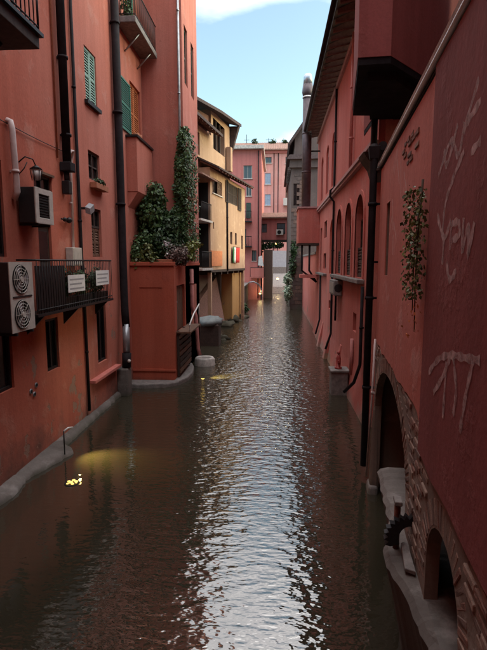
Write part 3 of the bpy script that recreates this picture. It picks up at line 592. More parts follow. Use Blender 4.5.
shrub('terrace_shrub', 'tall bushy green shrub on the terrace against the inner corner', (-4.95, 18.9, ZT), [((-4.95, 18.4, 5.2), (.5, .7, .85)), ((-4.75, 18.5, 6.2), (.5, .6, .75)), ((-4.6, 18.7, 7.0), (.42, .5, .6)), ((-5.05, 18.6, 6.6), (.4, .5, .7)), ((-5.1, 17.8, 4.8), (.3, .5, .6))], 5600, .13, 'ivy_leaf', 3)
shrub('dark_shrub', 'dark dense shrub in the middle of the terrace', (-4.3, 18.6, ZT), [((-4.35, 18.3, 5.1), (.55, .75, .8)), ((-4.15, 18.8, 5.7), (.5, .5, .65)), ((-3.9, 18.4, 5.0), (.4, .6, .6))], 4200, .12, 'dark_leaf', 4)
shrub('front_shrub', 'mid green trailing shrub over the left front of the terrace wall', (-4.9, 17.7, ZT), [((-4.95, 17.55, 4.55), (.35, .3, .35)), ((-4.55, 17.5, 4.6), (.35, .28, .3)), ((-4.7, 17.6, 4.9), (.3, .3, .35))], 1500, .11, 'vine_leaf', 5)
fl = leaf_cloud(many([blob((-4.0, 17.7, 5.15), (.22, .2, .22), .2), blob((-3.95, 17.6, 4.8), (.15, .2, .2), .2)]), 130, .075, rnd)
shrub('flowering_plant', 'plant with small whitish flowers at the terrace front', (-4.05, 17.8, ZT), [((-4.05, 17.75, 4.9), (.3, .25, .35))], 500, .1, 'dark_leaf', 6, extra=[(fl, 'flower', 'flowers')])
shrub('heather_plant', 'twiggy greyish heather at the right corner of the terrace', (-3.75, 17.8, ZT), [((-3.75, 17.75, 4.75), (.35, .35, .4)), ((-3.5, 18.3, 4.8), (.25, .5, .4))], 2200, .07, 'heather', 7)
shrub('lime_plant', 'yellow green arching sprays reaching over the canal from the terrace corner', (-3.6, 18.8, ZT), [((-3.35, 18.9, 5.0), (.3, .5, .3)), ((-3.15, 19.3, 5.2), (.28, .4, .14)), ((-3.3, 18.6, 4.7), (.28, .4, .12))], 650, .10, 'lime_leaf', 8)
MB().box(-5.2, -3.75, 17.45, 17.75, ZT + .001, ZT + .24).build('planter_trough', 'terracotta', None, (-4.4, 17.6, ZT), bevel=.02)
tag(bpy.data.objects['planter_trough'], 'long clay trough along the front edge of the terrace', 'planter')
rb = leaf_cloud(blob((-5.0, 18.2, 12.95), (.2, .5, .35), .2), 300, .09, rnd); plant('balcony_plant', 'small green plant on the upper balcony behind its bars', (-5.0, 17.4, 12.5), [], [(leaf_cloud(many([blob((-5.05, 17.1, 12.95), (.2, .3, .45), .2)]), 420, .09, rnd), 'ivy_leaf', 'leaves')])

# ---- yellow house, jettied over the water
h = thing('yellow_house', 'yellow ochre house jettied over the water with dark shutters and small roofs', 'house', YF(6, -1, 0))
ops = [(3.1, 5.15, 8.72, 9.62), (6.75, 9.2, 8.55, 9.9), (7.2, 7.75, 5.75, 6.6), (8.5, 9.0, 5.75, 6.6), (10.4, 10.9, 5.5, 6.5), (3.15, 3.4, 6.55, 6.95)]
boxhouse(h, YF, 2.62, 11.6, 7, 4.02, 10.15, [rect(*o) for o in ops], 'yellow_plaster')
window(h, YF, 3.104, 5.146, 8.724, 9.616, 0, .12, 'brown_wood', sill='pale_stone', bars=(2, 0))
louvre(h, YF, 4.35, 5.1, 8.74, 9.6, -.10, 'brown_wood', leaves=1)
louvre(h, YF, 6.76, 9.19, 8.56, 9.89, -.06, 'dark_wood', leaves=2); louvre(h, YF, 5.95, 6.72, 8.5, 9.92, .03, 'dark_wood', leaves=1); louvre(h, YF, 9.24, 10.2, 8.3, 9.9, .03, 'dark_wood', leaves=1)
for o in ops[2:]: window(h, YF, o[0] + .004, o[1] - .004, o[2] + .004, o[3] - .004, 0, .1, 'dark_wood', bars=(0, 0))
# recessed stair loggia at its near end
mb = MB(YF); mb.box(.0, .85, -3, -.25, -.5, 12.6); mb.box(.86, 2.61, -3, -1.3, -.5, 12.6); mb.build('stair_wall', 'yellow_plaster', h)
MB(YF).box(2.59, 2.615, -1.22, -.12, 4.2, 6.8).build('loggia_opening', 'void', h); MB(YF).box(2.59, 2.615, -1.22, -.12, 7.0, 9.25).build('loggia_opening', 'void', h); MB(YF).box(.9, 2.58, -1.295, -1.27, 4.2, 9.3).build('loggia_back', 'dark_wood', h)
MB(YF).box(.7, 2.75, -1.3, .12, 4.0, 4.14).build('balcony_floor', 'pale_stone', h); MB(YF).box(.5, 2.75, -1.3, .12, 6.85, 6.97).build('balcony_floor', 'pale_stone', h)
for z in (4.14, 6.97):
    rl = MB(YF).tube([(.72, .08, z + .95), (2.6, .08, z + .95)], .025, 6).build('handrail', 'dark_iron', h)
    for k in range(14): MB(YF).tube([(.76 + k * .14, .08, z), (.76 + k * .14, .08, z + .95)], .012, 5).build('baluster', 'dark_iron', rl)
MB(YF).hexa([(.3, .3, 9.35), (3.2, .3, 9.35), (3.2, -1.3, 9.75), (.3, -1.3, 9.75), (.3, .3, 9.43), (3.2, .3, 9.43), (3.2, -1.3, 9.83), (.3, -1.3, 9.83)]).build('stair_canopy', 'roof_tile', h)
MB(YF).box(2.63, 5.0, .02, .06, 4.25, 5.2).build('timber_panel', 'orange_paint', h)
# lower pent roof
rf = MB(YF).hexa([(2.4, .65, 10.02), (12.0, .65, 10.22), (12.0, -1.0, 11.0), (2.4, -1.0, 10.8), (2.4, .65, 10.12), (12.0, .65, 10.32), (12.0, -1.0, 11.1), (2.4, -1.0, 10.9)]).build('pent_roof', 'roof_dark', h)
for k in range(14): MB(YF).hexa([(2.6 + k * .7, .6, 9.92 + k * .0146), (2.7 + k * .7, .6, 9.92 + k * .0146), (2.7 + k * .7, -.6, 10.47 + k * .0146), (2.6 + k * .7, -.6, 10.47 + k * .0146), (2.6 + k * .7, .6, 10.02 + k * .0146), (2.7 + k * .7, .6, 10.02 + k * .0146), (2.7 + k * .7, -.6, 10.58 + k * .0146), (2.6 + k * .7, -.6, 10.58 + k * .0146)]).build('rafter', 'rafter_wood', rf)
# upper storey, set back
boxhouse(h, YF, .2, 5.3, 6, 10.0, 12.62, [rect(2.2, 2.9, 10.9, 12.2)], 'yellow_plaster', n0=-.72); window(h, YF, 2.204, 2.896, 10.904, 12.196, -.72, .12, 'mauve_paint')
boxhouse(h, YF, 5.31, 9.9, 6, 10.0, 14.3, [rect(5.75, 8.5, 11.95, 13.9)], 'yellow_plaster', n0=-.75, reveal=.6); MB(YF).box(5.76, 8.49, -1.34, -1.3, 11.96, 13.89).build('loggia_back', 'dark_wood', h)
for s in (6.6, 7.55): MB(YF).box(s - .07, s + .07, -.95, -.8, 11.96, 13.89).build('loggia_post', 'dark_wood', h)
rf = MB(YF).hexa([(-.2, .15, 12.42), (5.0, .15, 12.42), (5.0, -3.5, 14.3), (-.2, -3.5, 14.3), (-.2, .15, 12.58), (5.0, .15, 12.58), (5.0, -3.5, 14.46), (-.2, -3.5, 14.46)]).build('upper_roof', 'roof_dark', h)
for k in range(9): MB(YF).hexa([(-.1 + k * .6, .08, 12.36), (0 + k * .6, .08, 12.36), (0 + k * .6, -1, 12.92), (-.1 + k * .6, -1, 12.92), (-.1 + k * .6, .08, 12.46), (0 + k * .6, .08, 12.46), (0 + k * .6, -1, 13.02), (-.1 + k * .6, -1, 13.02)]).build('rafter', 'rafter_wood', rf)
MB(YF).prism([(.1, 12.63), (5.29, 12.63), (5.29, 13.9), (.1, 13.3)], 'n', -6, -.9).build('attic_wall', 'rafter_wood', h)
MB(YF).hexa([(-.4, -.15, 13.28), (5.3, -.02, 13.98), (5.3, -6, 15.9), (-.4, -6, 15.2), (-.4, -.15, 13.46), (5.3, -.02, 14.16), (5.3, -6, 16.1), (-.4, -6, 15.4)]).build('attic_roof', 'roof_dark', h)
MB(YF).hexa([(5.302, -.02, 13.98), (10.3, .05, 14.42), (10.4, -6, 16.2), (5.302, -6, 15.9), (5.302, -.02, 14.16), (10.3, .05, 14.62), (10.4, -6, 16.4), (5.302, -6, 16.1)]).build('attic_roof', 'roof_dark', h)
MB(YF).prism([(5.32, 13.9), (9.9, 13.9), (9.9, 14.6), (5.32, 14.1)], 'n', -6, -.77).build('attic_wall', 'dark_wood', h)
MB(YF).hexa([(9.91, -.75, 12.0), (10.05, -.75, 12.0), (10.05, -5, 12.0), (9.91, -5, 12.0), (9.91, -.1, 14.4), (10.25, -.05, 14.42), (10.25, -5, 14.6), (9.91, -5, 14.6)]).build('attic_side', 'roof_dark', h)
MB(YF).box(8.7, 9.2, -.7, -.35, 11.0, 12.7).build('chimney_stack', 'yellow_plaster', h, bevel=.03)
# underside: posts, beams, inner brick wall
MB(YF).box(2.62, 11.6, -7, .02, 3.86, 4.015).build('floor_soffit', 'dark_wood', h)
for s in (2.75, 11.3): MB(YF).box(s - .12, s + .12, -.22, .0, -.5, 3.855).build('post', 'yellow_plaster', h, bevel=.02)
for k in range(6): MB(YF).box(3.6 + k * 1.5, 3.8 + k * 1.5, -3, -.05, 3.68, 3.858).build('beam', 'dark_wood', h)
MB(YF).box(.0, 12, -2.1, -1.9, -.5, 3.85).build('undercroft_wall', 'brick_c', h)
MB(YF).hexa([(2.9, -1.88, -.3), (8.8, -1.88, -.3), (8.4, -.7, -.3), (2.9, -.9, -.3), (2.9, -1.88, 1.2), (8.8, -1.88, 3.4), (8.7, -1.5, 3.4), (2.9, -1.5, 1.2)]).build('stair_flank', 'brick_a', h)
MB(YF).box(9.0, 12.0, -1.2, -.35, -.5, 3.85).build('pier', 'ochre_plaster', h)
pipe('yellow_wall_downpipe', 'dark downpipe on the yellow house between its two upper windows', YF, [(6.25, .06, 10.0), (6.25, .06, 3.9)], .06, 'dark_pipe', [(6.25, .06, 7.5)], group=None)
g = thing('flag', 'green white and red flag hanging on the yellow wall', 'flag', YF(8.3, .1, 4.4))
for k, mt in enumerate(('flag_green', 'flag_white', 'flag_red')):
    mb = MB(YF); V = [YF((7.45, 7.75, 8.2)[k] + i * (.05, .075, .165)[k] - .02 * j, .14 + .05 * math.sin((k * 6 + i) * 1.1), 5.55 - j * (.22 - .0 * k)) for j in range(6) for i in range(7)]
    mb.add(V, [(j * 7 + i, j * 7 + i + 1, j * 7 + i + 8, j * 7 + i + 7) for j in range(5) for i in range(6)], True); o = mb.build('stripe', mt, g); md = o.modifiers.new('t', 'SOLIDIFY'); md.thickness = .01
MB(YF).tube([(7.4, .14, 5.58), (9.4, .14, 5.58)], .014, 6).build('rod', 'dark_iron', g)

# ---- bank things under the yellow house
g = thing('covered_heap', 'grey tarpaulin covered heap on the bank under the yellow house', 'heap', (-3.4, 26.2, 0))
MB().ball((-3.55, 26.0, 1.25), .75, .45, 16, 8, .35).build('tarp', 'tarp', g); MB().box(-4.2, -3.0, 25.4, 26.6, -.3, 1.15).build('crate_base', 'dark_wood', g, bevel=.06)
rnd = random.Random(21)
for k, (x, y, r_, lab) in enumerate(((-3.1, 27.6, .5, 'low dark boulder beside the covered heap'), (-3.2, 36.5, .8, 'broad dark boulder below the ochre pier'), (-2.7, 38.5, .55, 'smaller dark boulder beyond the ochre pier'), (-3.5, 33.5, .7, 'dark boulder deep under the yellow house'))):
    mb = MB(); mb.ball((x, y, .05), r_ * .85, .5, 14, 8, .9); tag(mb.build('boulder', 'mud', loc=(x, y, 0)), lab, 'boulder', 'boulders on the left bank')
def bank_bush(x, y, z, r_, n, mat, label, seed, sz=.14):
    return shrub('bush', label, (x, y, z), [((x, y, z + r_ * .8), (r_, r_ * 1.1, r_ * .9)), ((x + r_ * .5, y + r_ * .4, z + r_ * .5), (r_ * .7, r_ * .7, r_ * .5))], n, sz, mat, seed)
bank_bush(-2.9, 41.5, .1, .6, 500, 'dark_leaf', 'dark bush at the water edge past the yellow house', 41, .2)

# ---- far end of the canal
h = thing('coral_house', 'coral red house beyond the yellow house, with balconies', 'house', (-5, 64, 0))
FY = Fr(0, 58, 90, 1)
ops = [(-4.22, -3.46, 6.64, 8.41), (-3.78, -2.77, 14.20, 15.71), (-3.46, -2.83, 12.19, 13.45), (-2.77, -2.21, 4.63, 5.89)]
boxhouse(h, FY, -10, -1.70, 14, -.5, 17.48, [rect(*o) for o in ops], 'coral_plaster')
for o in ops: window(h, FY, o[0] + .004, o[1] - .004, o[2] + .004, o[3] - .004, 0, .1, 'white_plastic' if o[2] > 9 else 'dark_wood', 'blue_glass', bars=(1, 0), sill='pale_stone')
MB(FY).box(-10.2, -1.39, -14.2, .6, 17.48, 17.86).build('roof', 'pale_stone', h)
for z, x0, x1 in ((6.39, -4.54, -2.77), (9.29, -4.41, -2.77), (2.74, -2.90, -1.26)):
    bs = MB(FY).box(x0, x1, 0, .8, z - .14, z).build('balcony_slab', 'dark_iron' if z > 5 else 'rose_plaster', h); MB(FY).tube([(x0, .77, z + 1.1), (x1, .77, z + 1.1)], .035, 6).build('handrail', 'dark_iron', bs)
    for k in range(11): MB(FY).tube([(x0 + (x1 - x0) * k / 10, .77, z), (x0 + (x1 - x0) * k / 10, .77, z + 1.1)], .02, 5).build('baluster', 'dark_iron', bs)
MB(FY).box(-2.83, -1.32, .76, .83, 2.74, 3.81).build('balcony_apron', 'rose_plaster', h)
louvre(h, FY, -4.28, -3.59, 9.67, 11.43, .03, 'dark_green_paint', leaves=1); louvre(h, FY, -3.46, -2.90, 9.67, 11.43, .03, 'dark_green_paint', leaves=1)
pipe('coral_downpipe', 'thin dark downpipe on the coral house front', FY, [(-2.02, .08, 17.35), (-2.02, .08, .2)], .06, 'dark_pipe')
g = tag(MB(FY).box(-3.91, -3.53, .7, .78, 9.54, 10.67).build('hung_shirt', 'cloth_white', loc=(-3.72, 57.2, 9.54), bevel=.02), 'white laundry hanging at the coral house balcony', 'laundry')
g = tag(MB().hexa([(-1.95, 56.2, 4.1), (-1.3, 56.2, 4.0), (-1.3, 56.26, 4.0), (-1.95, 56.26, 4.1), (-1.9, 56.2, 5.1), (-1.5, 56.2, 5.25), (-1.5, 56.26, 5.25), (-1.9, 56.26, 5.1)]).build('hung_sheet', 'cloth_white', loc=(-1.6, 56.2, 4.1), bevel=.02), 'white sheet drying over the low pink balcony', 'laundry')
h = thing('pink_house', 'tall pale pink house closing the far end of the canal', 'house', (0, 92, 0))
FP = Fr(0, 86, 90, 1)
ops = [(-1.84, -0.74, 21.47, 22.46), (-1.84, -0.86, 17.91, 19.75), (-1.84, -0.86, 14.34, 16.19), (1.66, 2.34, 21.35, 22.46), (1.72, 2.40, 15.45, 18.77), (-1.84, -0.86, 10.77, 12.62), (-5.04, -3.57, 20.12, 22.21)]
boxhouse(h, FP, -11, 11, 10, -.5, 23.69, [rect(*o) for o in ops], 'pink_plaster')
for i, o in enumerate(ops):
    if i in (1, 2, 5): louvre(h, FP, o[0] + .004, o[1] - .004, o[2] + .004, o[3] - .004, -.1, 'blue_grey_paint', leaves=2, pitch=.12)
    elif i == 4: louvre(h, FP, o[0] + .004, o[1] - .004, o[2] + .004, o[3] - .004, -.1, 'brown_wood', leaves=1, pitch=.12)
    else: window(h, FP, o[0] + .004, o[1] - .004, o[2] + .004, o[3] - .004, 0, .1, 'brown_wood', 'blue_glass', bars=(1, 0))
    MB(FP).box(o[0] - .1, o[1] + .1, .0, .14, o[2] - .12, o[2] - .01).build('sill', 'pale_stone', h)
mb = MB(FP); K = 150
V = []
for k in range(K + 1):
    x = -11.4 + 22.8 * k / K; dz = .07 * (k % 2); V += [FP(x, .7, 23.63 + dz), FP(x, -4.5, 25.90 + dz), FP(x, -10.6, 23.63 + dz), FP(x, .7, 23.48)]
mb.add(V, [(k * 4 + j, k * 4 + j + 1, k * 4 + 5 + j, k * 4 + 4 + j) for k in range(K) for j in (0, 1)] + [(k * 4, k * 4 + 3, k * 4 + 7, k * 4 + 4) for k in range(K)] + [(k * 4 + 3, k * 4 + 2, k * 4 + 6, k * 4 + 7) for k in range(K)]); mb.build('roof', 'roof_tile', h)
MB(FP).box(-11.2, 11.2, -.05, .26, 23.07, 23.48).build('cornice', 'coral_plaster', h)
MB(FP).box(-6.4, -2.28, .0, .07, -.4, 22.21).build('coral_strip', 'coral_plaster', h)
bs = MB(FP).box(1.35, 2.95, 0, .9, 14.22, 14.40).build('balcony_slab', 'pale_stone', h); MB(FP).box(1.35, 2.95, .82, .9, 14.40, 15.45).build('balcony_front', 'white_plastic', bs)
for x, lab in ((-0.31, 'left one of two thin downpipes on the pink house'), (0.43, 'right one of two thin downpipes on the pink house')): pipe('pink_downpipe', lab, FP, [(x, .07, 23.07), (x, .07, 2)], .065, 'dark_pipe', group='downpipes of the pink house')
for k, (x, lab) in enumerate(((-5.29, 'thin roof aerial at the left end of the pink house roof'), (-1.35, 'short roof vent near the middle of the pink house roof'))):
    g = thing('roof_aerial', lab, 'aerial', (x, 90, 25)); MB().tube([(x, 90.2, 25.2), (x, 90.2, 27.3 if k == 0 else 26.6)], .05, 6).build('mast', 'dark_iron', g); MB().box(x - .5, x + .5, 90.18, 90.22, 26.3, 26.37).build('crossbar', 'dark_iron', g)
for k, (x, r_) in enumerate(((-3.9, .65), (-.6, .6), (1.5, .5))):
    bank_bush(x, 89.8, 25.5, r_, 160, 'dark_leaf', ('rooftop shrub above the coral strip of the pink house', 'rooftop shrub above the middle of the pink house', 'rooftop shrub at the right end of the pink house')[k], 50 + k, .35)
# covered passage over the canal
h = thing('passage_bridge', 'red covered passage crossing the canal at its far end', 'bridge', (-.3, 63, 7.3))
FB = Fr(0, 62, 90, 1)
boxhouse(h, FB, -3.00, 3.25, 4, 7.31, 10.00, [rect(-1.81, -1.06, 8.19, 9.31), rect(0.19, 1.25, 8.00, 9.38)], 'coral_plaster')
window(h, FB, -1.81 + .004, -1.06 - .004, 8.19 + .004, 9.31 - .004, 0, .1, 'dark_wood', 'blue_glass'); window(h, FB, 0.19 + .004, 1.25 - .004, 8.00 + .004, 9.38 - .004, 0, .1, 'dark_wood', 'blue_glass')
MB(FB).hexa([(-3.3, .5, 9.94), (3.4, .5, 9.94), (3.4, -2, 10.75), (-3.3, -2, 10.75), (-3.3, .5, 10.09), (3.4, .5, 10.09), (3.4, -2, 10.88), (-3.3, -2, 10.88)]).build('roof', 'roof_tile', h); MB(FB).box(-3.00, 3.25, -.1, .07, 7.00, 7.30).build('beam', 'dark_wood', h)
g = thing('passage_conditioner', 'white air conditioner on the front of the covered passage', 'air conditioner', (.55, 61.7, 7.88)); MB(FB).box(0.12, 1.00, .1, .45, 7.88, 8.56).build('case', 'white_plastic', g, bevel=.02); MB(FB).tube([(0.50, .45, 8.21), (0.50, .465, 8.21)], .25, 14).build('fan', 'void', g)
shrub('hanging_creeper', 'dark green creeper hanging below the covered passage', (-1, 61.4, 6.9), [((-1.5, 61.4, 6.50), (.9, .6, .55)), ((-.5, 61.4, 6.62), (.9, .6, .5)), ((.5, 61.5, 6.62), (.65, .5, .45)), ((-2.0, 61.4, 6.00), (.5, .5, .5))], 1500, .24, 'dark_leaf', 61)
MB().box(-1.44, -0.31, 60, 66, -.5, 6.00).build('brick_pier', 'brick_c', None, (-.9, 61, 0)); tag(bpy.data.objects['brick_pier'], 'dark brown brick pier standing under the covered passage', 'pier')
g = thing('end_wall', 'pale whitish wall seen through the gap below the passage', 'wall', (.8, 82, 0)); MB().box(-2.5, 4, 82, 83, -.5, 6.4).build('upper_face', 'chalk_wall', g); MB().box(-.5, 4, 78, 81.9, -.5, 3.7).build('ramp', 'stone_grey', g)
MB().hexa([(-.4, 70, -.3), (2.4, 70, -.3), (2.4, 78, -.3), (-.4, 78, -.3), (-.3, 70.8, .9), (2.2, 70.8, .9), (2.2, 78, 2.7), (-.3, 78, 2.7)]).build('far_weir', 'stone_grey', None, (1, 74, 0), bevel=.05); tag(bpy.data.objects['far_weir'], 'sloping grey stone weir at the far end of the water', 'weir')
g = thing('arched_pipe', 'thin pipe arching out of the bank beside the brick pier', 'pipe', (-2, 57, 1)); MB().tube([(-3.1, 57, 2.1), (-2.5, 57, 2.2), (-1.9, 57, 1.9), (-1.6, 57, 1.3), (-1.5, 57, .2)], .07, 8).build('pipe_run', 'zinc', g)
for (x, y, z, r_, e, lab) in ((.4, 69.5, 2.1, .2, 30, 'lit yellow lamp above the far weir'), (-1.75, 57.5, .75, .14, 12, 'lit yellow lamp low on the bank by the arched pipe'), (.1, 61.3, 6.75, .12, 0, 'small white lamp under the covered passage')):
    g = thing('bank_lamp', lab, 'lamp', (x, y, z)); MB().ball((x, y, z), r_, .6, 14, 8).build('bulb', 'lamp_glow', g); MB().tube([(x, y + .1, z - .25), (x, y + .1, z + .1)], .04, 6).build('bracket', 'dark_iron', g)
    if e:
        ld = bpy.data.lights.new('lamp_light', 'POINT'); lo = bpy.data.objects.new('lamp_light', ld); C.objects.link(lo); lo.parent = g; lo.location = (0, -.4, .25); ld.energy = e; ld.color = (1, .75, .35); ld.shadow_soft_size = .1
# quay wall between the yellow house and the coral house
g = thing('left_quay', 'low dark brick quay wall on the left bank before the coral house', 'wall', (-4, 48, 0)); MB().box(-6, -3.2, 39.5, 57.9, -.5, 1.9).build('face', 'brick_c', g); MB().box(-6, -3.1, 39.5, 57.9, 1.902, 2.05).build('coping', 'stone_grey', g)

# ================================================================== RIGHT BANK
# ---- far grey house
h = thing('grey_house', 'narrow grey brown house with overhanging tiled roofs beyond the flue', 'house', (2.6, 50, 0))
FG = Fr(0, 46, 90, 1)
boxhouse(h, FG, 1.45, 9, 16, -.6, 13.4, [rect(1.65, 2.2, 9.7, 11.7)], 'grey_render'); window(h, FG, 1.654, 2.196, 9.704, 11.696, 0, .1, 'dark_wood')
MB(FG).box(1.3, 9, -16, .3, 13.1, 13.8).build('corbel', 'grey_render', h)
for k in range(9): MB(FG).box(1.12, 1.4, -.3 - k * .9, -k * .9 - .05, 12.9, 13.2).build('corbel_block', 'grey_render', h)
MB(FG).hexa([(1.0, .6, 13.8), (9, .6, 13.8), (9, -16, 13.8), (1.0, -16, 13.8), (1.25, .5, 14.2), (9, .5, 14.2), (9, -16, 14.2), (1.25, -16, 14.2)]).build('eave', 'roof_dark', h)
MB(FG).box(1.7, 9, -16, .2, 14.2, 15.7).build('attic_wall', 'grey_render', h)
MB(FG).prism([(1.1, 15.2), (2.8, 17.6), (9.4, 17.6), (9.4, 17.35), (2.95, 17.35), (1.25, 15.05)], 'n', -16.2, .6).build('roof', 'roof_dark', h)
MB(FG).prism([(1.7, 15.7), (2.9, 17.34), (9, 17.34), (9, 15.7)], 'n', -16, .19).build('gable', 'grey_render', h)
rnd = random.Random(77)
for j in range(34):
    for i in range(2):
        x = 1.47 + i * .5 + (.24 if j % 2 else 0); z = .5 + j * .36
        if 9.3 < z < 12.1 and i == 0: continue
        MB(FG).box(x, x + .46, -.02, .02 + .02 * rnd.random(), z, z + .32).build('stone_block', rnd.choice(['brick_c', 'grey_render', 'grey_render']), h)
shrub('bank_shrub', 'pale variegated shrub below the grey house at the water edge', (1.3, 45.3, .3), [((1.25, 45.2, 1.6), (.45, .5, .9)), ((1.2, 45.3, 2.9), (.45, .4, .7))], 900, .2, 'pale_leaf', 71)
shrub('dark_creeper', 'dark creeper on the grey house wall above the pale shrub', (1.6, 45.7, 3), [((1.65, 45.8, 4.2), (.4, .25, 1.3)), ((1.75, 45.8, 5.7), (.35, .2, .9))], 800, .2, 'dark_leaf', 72)

# ---- long rose house
h = thing('rose_house', 'long rosy red house on the right bank with arched windows and deep eaves', 'house', (2.6, 20, 0))
AW = [(14.5, 15.95), (16.75, 18.25), (19.15, 20.75)]
hol = [arch(a, b_, 4.02, 5.82, 10) for a, b_ in AW]
hol.append(arch(22.0, 23.5, 3.95, 5.7, 10)); sq = [(24.9, 26.2, 5.75, 6.6), (25.0, 26.3, 4.15, 4.95), (27.4, 28.3, 4.0, 6.4), (15.4, 16.05, 2.25, 2.85), (22.5, 23.3, 2.3, 2.7)]
hol += [rect(*o) for o in sq]; UW = [(22.3, 23.4), (24.7, 25.9), (27.4, 28.6)]
hol += [arch(a, b_, 7.95, 9.9, 8, .4) for a, b_ in UW]
boxhouse(h, RL, 12.9, 31, 9, -.8, 12.15, hol, 'rose_plaster')
for a, b_ in AW:
    w = MB(RL); w.box(a + .004, a + .07, -.2, -.15, 4.03, 5.82).box(b_ - .07, b_ - .004, -.2, -.15, 4.03, 5.82).box((a + b_) / 2 - .03, (a + b_) / 2 + .03, -.2, -.15, 4.03, 6.4).box(a + .07, b_ - .07, -.2, -.15, 5.78, 5.84)
    wi = w.build('window', 'dark_wood', h); MB(RL).prism(arch(a - .02, b_ + .02, 4.0, 5.82, 10), 'n', -.26, -.215).build('pane', 'dark_glass', wi)
    louvre(h, RL, a + .02, b_ - .02, 4.04, 4.95, -.12, 'dark_wood', leaves=2, pitch=.1)
    # raised plaster surround
    o_ = arch(a - .14, b_ + .14, 4.0, 5.82, 12); i_ = arch(a - .001, b_ + .001, 4.0, 5.82, 12); mb = MB(RL)
    V = [RL(u, .0, v) for u, v in o_[1:]] + [RL(o_[0][0], 0, o_[0][1])]; V2 = [RL(u, .04, v) for u, v in o_[1:]] + [RL(o_[0][0], .04, o_[0][1])]; V3 = [RL(u, .04, v) for u, v in i_[1:]] + [RL(i_[0][0], .04, i_[0][1])]
    k_ = len(V); mb.add(V + V2 + V3, [(i, i + 1, i + 1 + k_, i + k_) for i in range(k_ - 1)] + [(i + k_, i + 1 + k_, i + 1 + 2 * k_, i + 2 * k_) for i in range(k_ - 1)]); mb.build('window_surround', 'rose_plaster', h)
MB(RL).prism(arch(22.0, 23.5, 3.95, 5.7, 10), 'n', -.2, -.14).build('blind_panel', 'orange_plaster', h)
for o in sq[:3]: window(h, RL, o[0] + .004, o[1] - .004, o[2] + .004, o[3] - .004, 0, .1, 'dark_wood', bars=(1, 0))
for o in sq[3:]: window(h, RL, o[0] + .004, o[1] - .004, o[2] + .004, o[3] - .004, 0, .16, 'dark_wood', bars=(0, 0))
for a, b_ in UW: louvre(h, RL, a + .01, b_ - .01, 7.96, 9.9, -.14, 'mauve_paint', leaves=2); MB(RL).prism(arch(a + .002, b_ - .002, 9.9, 9.91, 8, .385), 'n', -.16, -.1).build('tympanum', 'mauve_paint', h)
MB(RL).box(14.2, 21.1, .0, .22, 3.86, 3.99).build('sill', 'stone_grey', h, bevel=.02); MB(RL).box(24.5, 29.0, .0, .2, 3.80, 3.92).build('sill', 'stone_grey', h, bevel=.02)
MB(RL).box(12.85, 31.0, .0, .13, 7.36, 7.46).box(12.8, 31.0, .0, .19, 7.462, 7.56).build('string_course', 'mauve_paint', h)
# deep eaves
rf = MB(RL).hexa([(12.6, .82, 12.1), (31.3, .82, 12.1), (31.3, -4.5, 14.2), (12.6, -4.5, 14.2), (12.6, .82, 12.24), (31.3, .82, 12.24), (31.3, -4.5, 14.34), (12.6, -4.5, 14.34)]).build('roof', 'roof_dark', h)
for k in range(31): s = 12.8 + k * .6; MB(RL).hexa([(s, .76, 11.98), (s + .12, .76, 11.98), (s + .12, 0, 12.13), (s, 0, 12.13), (s, .76, 12.1), (s + .12, .76, 12.1), (s + .12, 0, 12.4), (s, 0, 12.4)]).build('rafter', 'rafter_wood', rf)
MB(RL).box(12.8, 31.0, .0, .10, 11.72, 11.93).build('cornice', 'mauve_paint', h)
MB(RL).tube([(12.6, .92, 12.14), (31.3, .92, 12.14)], .09, 10).build('gutter', 'dark_pipe', rf)
# battered foot of the wall
mb = MB(RL); rows = []
V = []
for k in range(60):
    s = 12.95 + k * .306; a = .07 * noise.noise(Vector((s, 4, 0))); V += [RL(s, .004, 1.15 + 3 * a), RL(s, .05 + a * .5, .55 + a), RL(s, .14 + a, .02), RL(s, .16 + a, -.6)]
mb.add(V, [(k * 4 + j, k * 4 + j + 1, k * 4 + 5 + j, k * 4 + 4 + j) for k in range(59) for j in range(3)], True); mb.build('battered_foot', 'rose_plaster', h)
for k, (s, w) in enumerate(((18.4, .5), (22.2, .6), (25.5, .6))):
    MB(RL).hexa([(s, 0, -.5), (s + w, 0, -.5), (s + w, .42, -.5), (s, .42, -.5), (s + .1, 0, 1.3), (s + w - .1, 0, 1.3), (s + w - .1, .03, 1.3), (s + .1, .03, 1.3)]).build('buttress', 'rose_plaster', h, bevel=.06)
pipe('rose_long_pipe', 'thin dark downpipe running the full height between arched windows and square windows', RL, [(21.55, .07, 11.9), (21.55, .07, 7.7), (21.55, .24, 7.56), (21.55, .24, 7.3), (21.6, .07, 7.1), (21.6, .07, 1.3), (21.5, .3, .6)], .05, 'dark_pipe', [(21.55, .07, 9.6), (21.6, .07, 5.0)])
pipe('pink_painted_pipe', 'pink painted downpipe from the eaves down to the string course', RL, [(16.9, .10, 11.9), (16.9, .10, 7.6)], .06, 'rose_pipe', [(16.9, .1, 10.2), (16.9, .1, 8.6)])
pipe('low_wall_pipe', 'dark pipe bending out at the foot of the rose wall near the red hydrant', RL, [(14.05, .08, 3.8), (14.05, .08, 1.5), (14.3, .2, .9), (14.7, .42, .5)], .05, 'dark_pipe', [(14.05, .08, 2.6)])
pipe('far_rose_pipe', 'dark pipe on the far end of the rose wall below the second sill', RL, [(27.0, .08, 3.8), (27.0, .08, 1.3), (26.8, .3, .5)], .05, 'dark_pipe')
